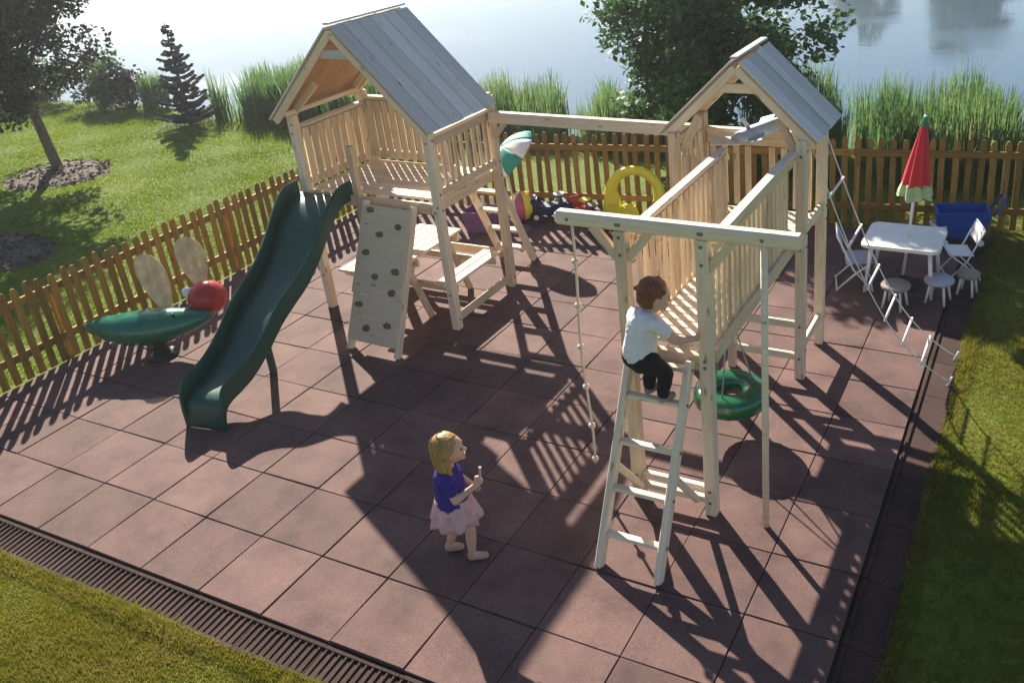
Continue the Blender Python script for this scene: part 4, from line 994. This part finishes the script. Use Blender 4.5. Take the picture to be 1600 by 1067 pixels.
# spruce
def spruce(base, h, r, label):
    b = Vector(base); t = thing('spruce_tree', b, label, 'tree')
    mesh_obj('trunk', tube_bm([b - Vector((0, 0, .1)), b + Vector((0, 0, h * .5)), b + Vector((0, 0, h))], [.06, .035, .006], 8), BARK, t, smooth=True)
    V, F = [], []; bmb = bmesh.new(); nt_ = 14; base_i = 0
    for i in range(nt_):
        f0 = i / (nt_ - 1)
        nbq = max(5, int(10 - 5 * f0)); a0 = random.uniform(0, 6)
        for k in range(nbq):
            f = min(1, max(0, f0 + random.uniform(-.035, .035))); z = .10 + (h - .16) * f ** .92; rr = (r * (1 - f) ** 1.05 + .04)
            a_ = a0 + 2 * math.pi * k / nbq + random.uniform(-.35, .35); L = rr * random.choice((.6, .75, .9, 1.0, 1.12)) * random.uniform(.85, 1.1); d = np.array([math.cos(a_), math.sin(a_), 0]); s = np.array([-d[1], d[0], 0])
            p0 = np.array([b.x, b.y, b.z + z]); sg = []
            for j in range(6):
                u = j / 5; sg.append(p0 + d * L * u + np.array([0, 0, -.10 * L * u + .34 * L * u * u - .02]))
            tube_bm([Vector(q) for q in sg], [.010, .009, .008, .006, .005, .003], 4, bmb)
            for u in np.linspace(.08, 1, int(14 + 40 * L)):
                q = p0 + d * L * u + np.array([0, 0, -.10 * L * u + .34 * L * u * u - .02])
                for sgn in (-1, 1):
                    ln = (.07 + .16 * L * (1 - u)) * random.uniform(.7, 1.2); dd = (d * .75 + s * sgn * .8 + np.array([0, 0, random.uniform(-.45, .12)])); dd /= np.linalg.norm(dd)
                    pp = np.array([0, 0, 1.0]); wv = np.cross(dd, pp) * .02
                    V += [q - wv, q + wv, q + dd * ln + wv * .3 + np.array([0, 0, -.012]), q + dd * ln - wv * .3 + np.array([0, 0, -.012])]
                    V += [q + np.array([0, 0, .02]), q - np.array([0, 0, .03]), q + dd * ln * .9 - np.array([0, 0, .024]), q + dd * ln * .9 + np.array([0, 0, .006])]
    V = np.array(V); np_obj('needles', V, np.arange(len(V)).reshape(-1, 4), SPRUCE, t, loc=tuple(b)); tag(mesh_obj('branches', bmb, BARK, t), kind='stuff')
spruce((-10.35, 10.35, GZ - .04), 2.2, .66, 'small bluish spruce at the edge of the lawn by the lake')
# shrubs at the left of the shore
def shrub(c, rad, mat, label, nl, ls=.10):
    b = (c[0], c[1], GZ - .1); t = thing('shore_shrub', b, label, 'shrub', None)
    P, C = crown_points(c, rad, 26, nl, .3, .4); P = P[P[:, 2] > GZ]
    bm = bmesh.new()
    for q in C[:14]: tube_bm([Vector(b) + Vector((random.uniform(-.1, .1), random.uniform(-.1, .1), 0)), Vector(q)], [.02, .006], 5, bm)
    mesh_obj('stem', bm, BARK, t); V, F = leaves(P, ls); np_obj('foliage', V, F, mat, t, loc=b)
shrub((-16.6, 11.1, .50), (1.5, .7, .62), SHRUB, 'broad green shrub on the shore behind the mulch ring tree', 5200)
shrub((-14.3, 11.15, .55), (.75, .6, .70), SHRUB, 'rounded green shrub on the shore between broad shrub and spruce', 3600)
shrub((-19.0, 11.0, .45), (1.4, .7, .6), SHRUB, 'low shrub on the shore behind the shade tree trunk', 3600)
shrub((-13.25, 11.1, .32), (.30, .3, .62), HAZEDLEAF, 'narrow dark upright shrub on the shore left of the spruce', 1500)
# reeds along the shore
def reed_mass(name, X, Y, H, label):
    n = len(X); z0 = np.full(n, GZ - .25); a_ = rng.uniform(0, 2 * np.pi, n); bend = np.abs(rng.normal(0, .13, n)) * H; dx, dy = np.cos(a_), np.sin(a_)
    wd = rng.uniform(.008, .016, n); b_ = a_ + np.pi / 2 + rng.normal(0, .5, n); wx, wy = np.cos(b_) * wd, np.sin(b_) * wd
    V = np.zeros((n, 8, 3)); 
    for j, (f, ww) in enumerate(((0, .8), (.4, 1), (.75, .8), (1, .12))):
        cx_, cy_, cz_ = X + dx * bend * f ** 2.2, Y + dy * bend * f ** 2.2, z0 + H * f * (1 - .10 * f * (bend / H) * 3)
        V[:, 2 * j] = np.stack([cx_ - wx * ww, cy_ - wy * ww, cz_], 1); V[:, 2 * j + 1] = np.stack([cx_ + wx * ww, cy_ + wy * ww, cz_], 1)
    F = np.array([[0, 1, 3, 2], [2, 3, 5, 4], [4, 5, 7, 6]]); F = (F[None] + 8 * np.arange(n)[:, None, None]).reshape(-1, 4)
    o = np_obj(name, V.reshape(-1, 3), F, REED); return tag(o, label, 'reeds', kind='stuff')
def clumped(n, x0, x1, y0, y1, gap):
    X = rng.uniform(x0, x1, n * 3); Y = rng.uniform(y0, y1, n * 3); k = np.sin(X * 2.3 + 1) + np.sin(X * 5.1 + Y * 2) + .6 * np.sin(X * 11 + Y * 5)
    keep = (k + rng.normal(0, .5, n * 3)) > gap; X, Y = X[keep][:n], Y[keep][:n]; return X, Y, k[keep][:n]
X, Y, k = clumped(6800, -9.9, -4.4, 10.6, 12.0, -.5); reed_mass('reeds', X, Y, (1.24 + .09 * k) * rng.uniform(.5, 1.12, len(X)), 'tall grey green reeds between spruce and larger tower')
X, Y, k = clumped(4600, -4.4, 1.2, 10.5, 12.0, -.7); reed_mass('reeds', X, Y, (1.06 + .12 * k) * rng.uniform(.45, 1.15, len(X)), 'sparse clumps of reeds behind the long beam')
X, Y, k = clumped(11500, 2.6, 11.5, 9.9, 11.8, -.4); reed_mass('reeds', X, Y, (1.48 + .10 * k - .085 * np.maximum(0, X - 4.5)) * rng.uniform(.5, 1.10, len(X)), 'tall bright green reeds behind the parasol fence')
X, Y, k = clumped(500, -12.6, -12.1, 10.9, 11.6, -.5); reed_mass('reeds', X, Y, 1.1 * rng.uniform(.6, 1.08, len(X)), 'thin tuft of reeds left of the spruce')
# far shore trees (their reflections lie on the lake)
def far_tree(x, y, h, r, label):
    b = (x, y, GZ); t = thing('far_tree', b, label, 'tree', 'trees on the far shore')
    P, C = crown_points((x, y, h * .58), (r, r, h * .42), 80, 9000, r * .30, .1); V, F = leaves(P, .62)
    np_obj('crown', V, F, FARLEAF, t, loc=b); mesh_obj('trunk', tube_bm([b, (x, y, h * .6)], [r * .09, r * .04], 8), BARK, t)
def far_at(px, tip_el, D, r, label):
    d = CF + CR * ((px - CX) / FPX) + CU * ((CY + 0) / FPX); d = Vector((d.x, d.y, 0)).normalized(); p = CAM + d * D
    far_tree(p.x, p.y, D * math.tan(math.radians(tip_el)) - (CAM.z - GZ) - .3, r, label)
far_at(1512, 11.9, 104, 4.6, 'taller leafy tree on the far shore mirrored in the lake'); far_at(1345, 10.4, 104, 4.0, 'lower leafy tree on the far shore mirrored in the lake')

# mulch beds
def bed(c, rx, ry, label):
    bm = bmesh.new(); n = 40; cv = bm.verts.new((c[0], c[1], GZ + .075)); r1 = []; r2 = []
    for k in range(n):
        t_ = 2 * math.pi * k / n; q = 1 + .06 * math.sin(3 * t_ + 1) + random.uniform(-.02, .02)
        r1.append(bm.verts.new((c[0] + rx * .7 * q * math.cos(t_), c[1] + ry * .7 * q * math.sin(t_), GZ + .065 + random.uniform(-.01, .01)))); r2.append(bm.verts.new((c[0] + rx * q * math.cos(t_), c[1] + ry * q * math.sin(t_), GZ - .01)))
    for k in range(n): bm.faces.new((cv, r1[k], r1[(k + 1) % n])); bm.faces.new((r1[k], r2[k], r2[(k + 1) % n], r1[(k + 1) % n]))
    o = mesh_obj('mulch_bed', bm, MULCH, loc=(c[0], c[1], GZ), smooth=True); tag(o, label, 'mulch bed')
    m_ = 900; a_ = rng.uniform(0, 6.28, m_); rr = np.sqrt(rng.uniform(0, 1, m_)); P = np.stack([rr * rx * np.cos(a_), rr * ry * np.sin(a_), .03 + .055 * (1 - rr) + rng.uniform(0, .02, m_)], 1) + np.array([c[0], c[1], GZ])
    V, F = leaves(P, .075, 1.2); tag(np_obj('bark_chips', V, F, MULCH, o, loc=(c[0], c[1], GZ)), kind='stuff')
bed((-9.65, 6.75, 0), 1.0, .85, 'round mulch bed around the trunk of the dark leafed tree')
bed((-6.75, 3.75, 0), 1.0, .7, 'grey mulch bed on the lawn just outside the picket fence')

# grass blades
def blades(n, x0, x1, y0, y1, h0, h1, wd, label, cond=None, mat=None):
    X = rng.uniform(x0, x1, n); Y = rng.uniform(y0, y1, n); u, v_, zc = project(X, Y, np.zeros(n)); k = (u > -40) & (u < 1640) & (v_ > -20) & (v_ < 1110) & (zc > 0)
    if cond is not None: k &= cond(X, Y)
    X, Y = X[k], Y[k]; n = len(X); H = rng.uniform(h0, h1, n) * (.8 + .35 * np.sin(X * 3.1) * np.sin(Y * 2.7)); a_ = rng.uniform(0, 6.28, n); b_ = rng.uniform(0, 6.28, n); L = H * rng.uniform(.1, .9, n)
    B = np.stack([X, Y, np.full(n, GZ - .002)], 1); wv = np.stack([np.cos(b_), np.sin(b_), np.zeros(n)], 1) * wd * rng.uniform(.6, 1.3, n)[:, None]
    tp = B + np.stack([np.cos(a_) * L, np.sin(a_) * L, H], 1); V = np.stack([B - wv, B + wv, tp], 1).reshape(-1, 3)
    return tag(np_obj('grass', V, np.arange(3 * n).reshape(-1, 3), mat or BLADE), label, 'grass', kind='stuff')
blades(420000, -2.6, 5.2, -2.6, -.26, .022, .05, .0035, 'short sunlit grass along the ribbed front edge')
blades(16000, -2.6, 5.2, -.40, -.265, .04, .085, .004, 'longer grass tufts leaning over the ribbed front edge')
blades(9000, 6.36, 6.5, -2, 8.2, .04, .085, .004, 'longer grass tufts along the right edge of the play surface')
blades(330000, 6.36, 10.5, -2.2, 8.6, .022, .05, .004, 'short grass beside the right edge of the play surface')
blades(420000, -24, -2.6, 0.5, 11.3, .018, .038, .009, 'mown lawn grass beyond the left picket fence', mat=BLADEL, cond=lambda x, y: (((x + 9.65) / 1.0) ** 2 + ((y - 6.75) / .85) ** 2 > 1) & (((x + 6.75) / 1.0) ** 2 + ((y - 3.75) / .7) ** 2 > 1))

# ------------------------------------------------------------------ haze volume added for veiling lens glare over lawn and lake
HZ, n_, b_, o_ = newmat('haze'); n_.nodes.remove(b_)
pv = N(n_, 'ShaderNodeVolumePrincipled'); pv.inputs['Color'].default_value = (.9, .94, 1, 1); pv.inputs['Density'].default_value = .0012; pv.inputs['Anisotropy'].default_value = .55
n_.links.new(pv.outputs[0], o_.inputs['Volume'])
hz = box('haze', (0, 40, 7.0), (900, 500, 18.6), HZ, bev=0); tag(hz, 'thin bright haze volume added for veiling lens glare over the lawn and lake', 'haze', kind='stuff')
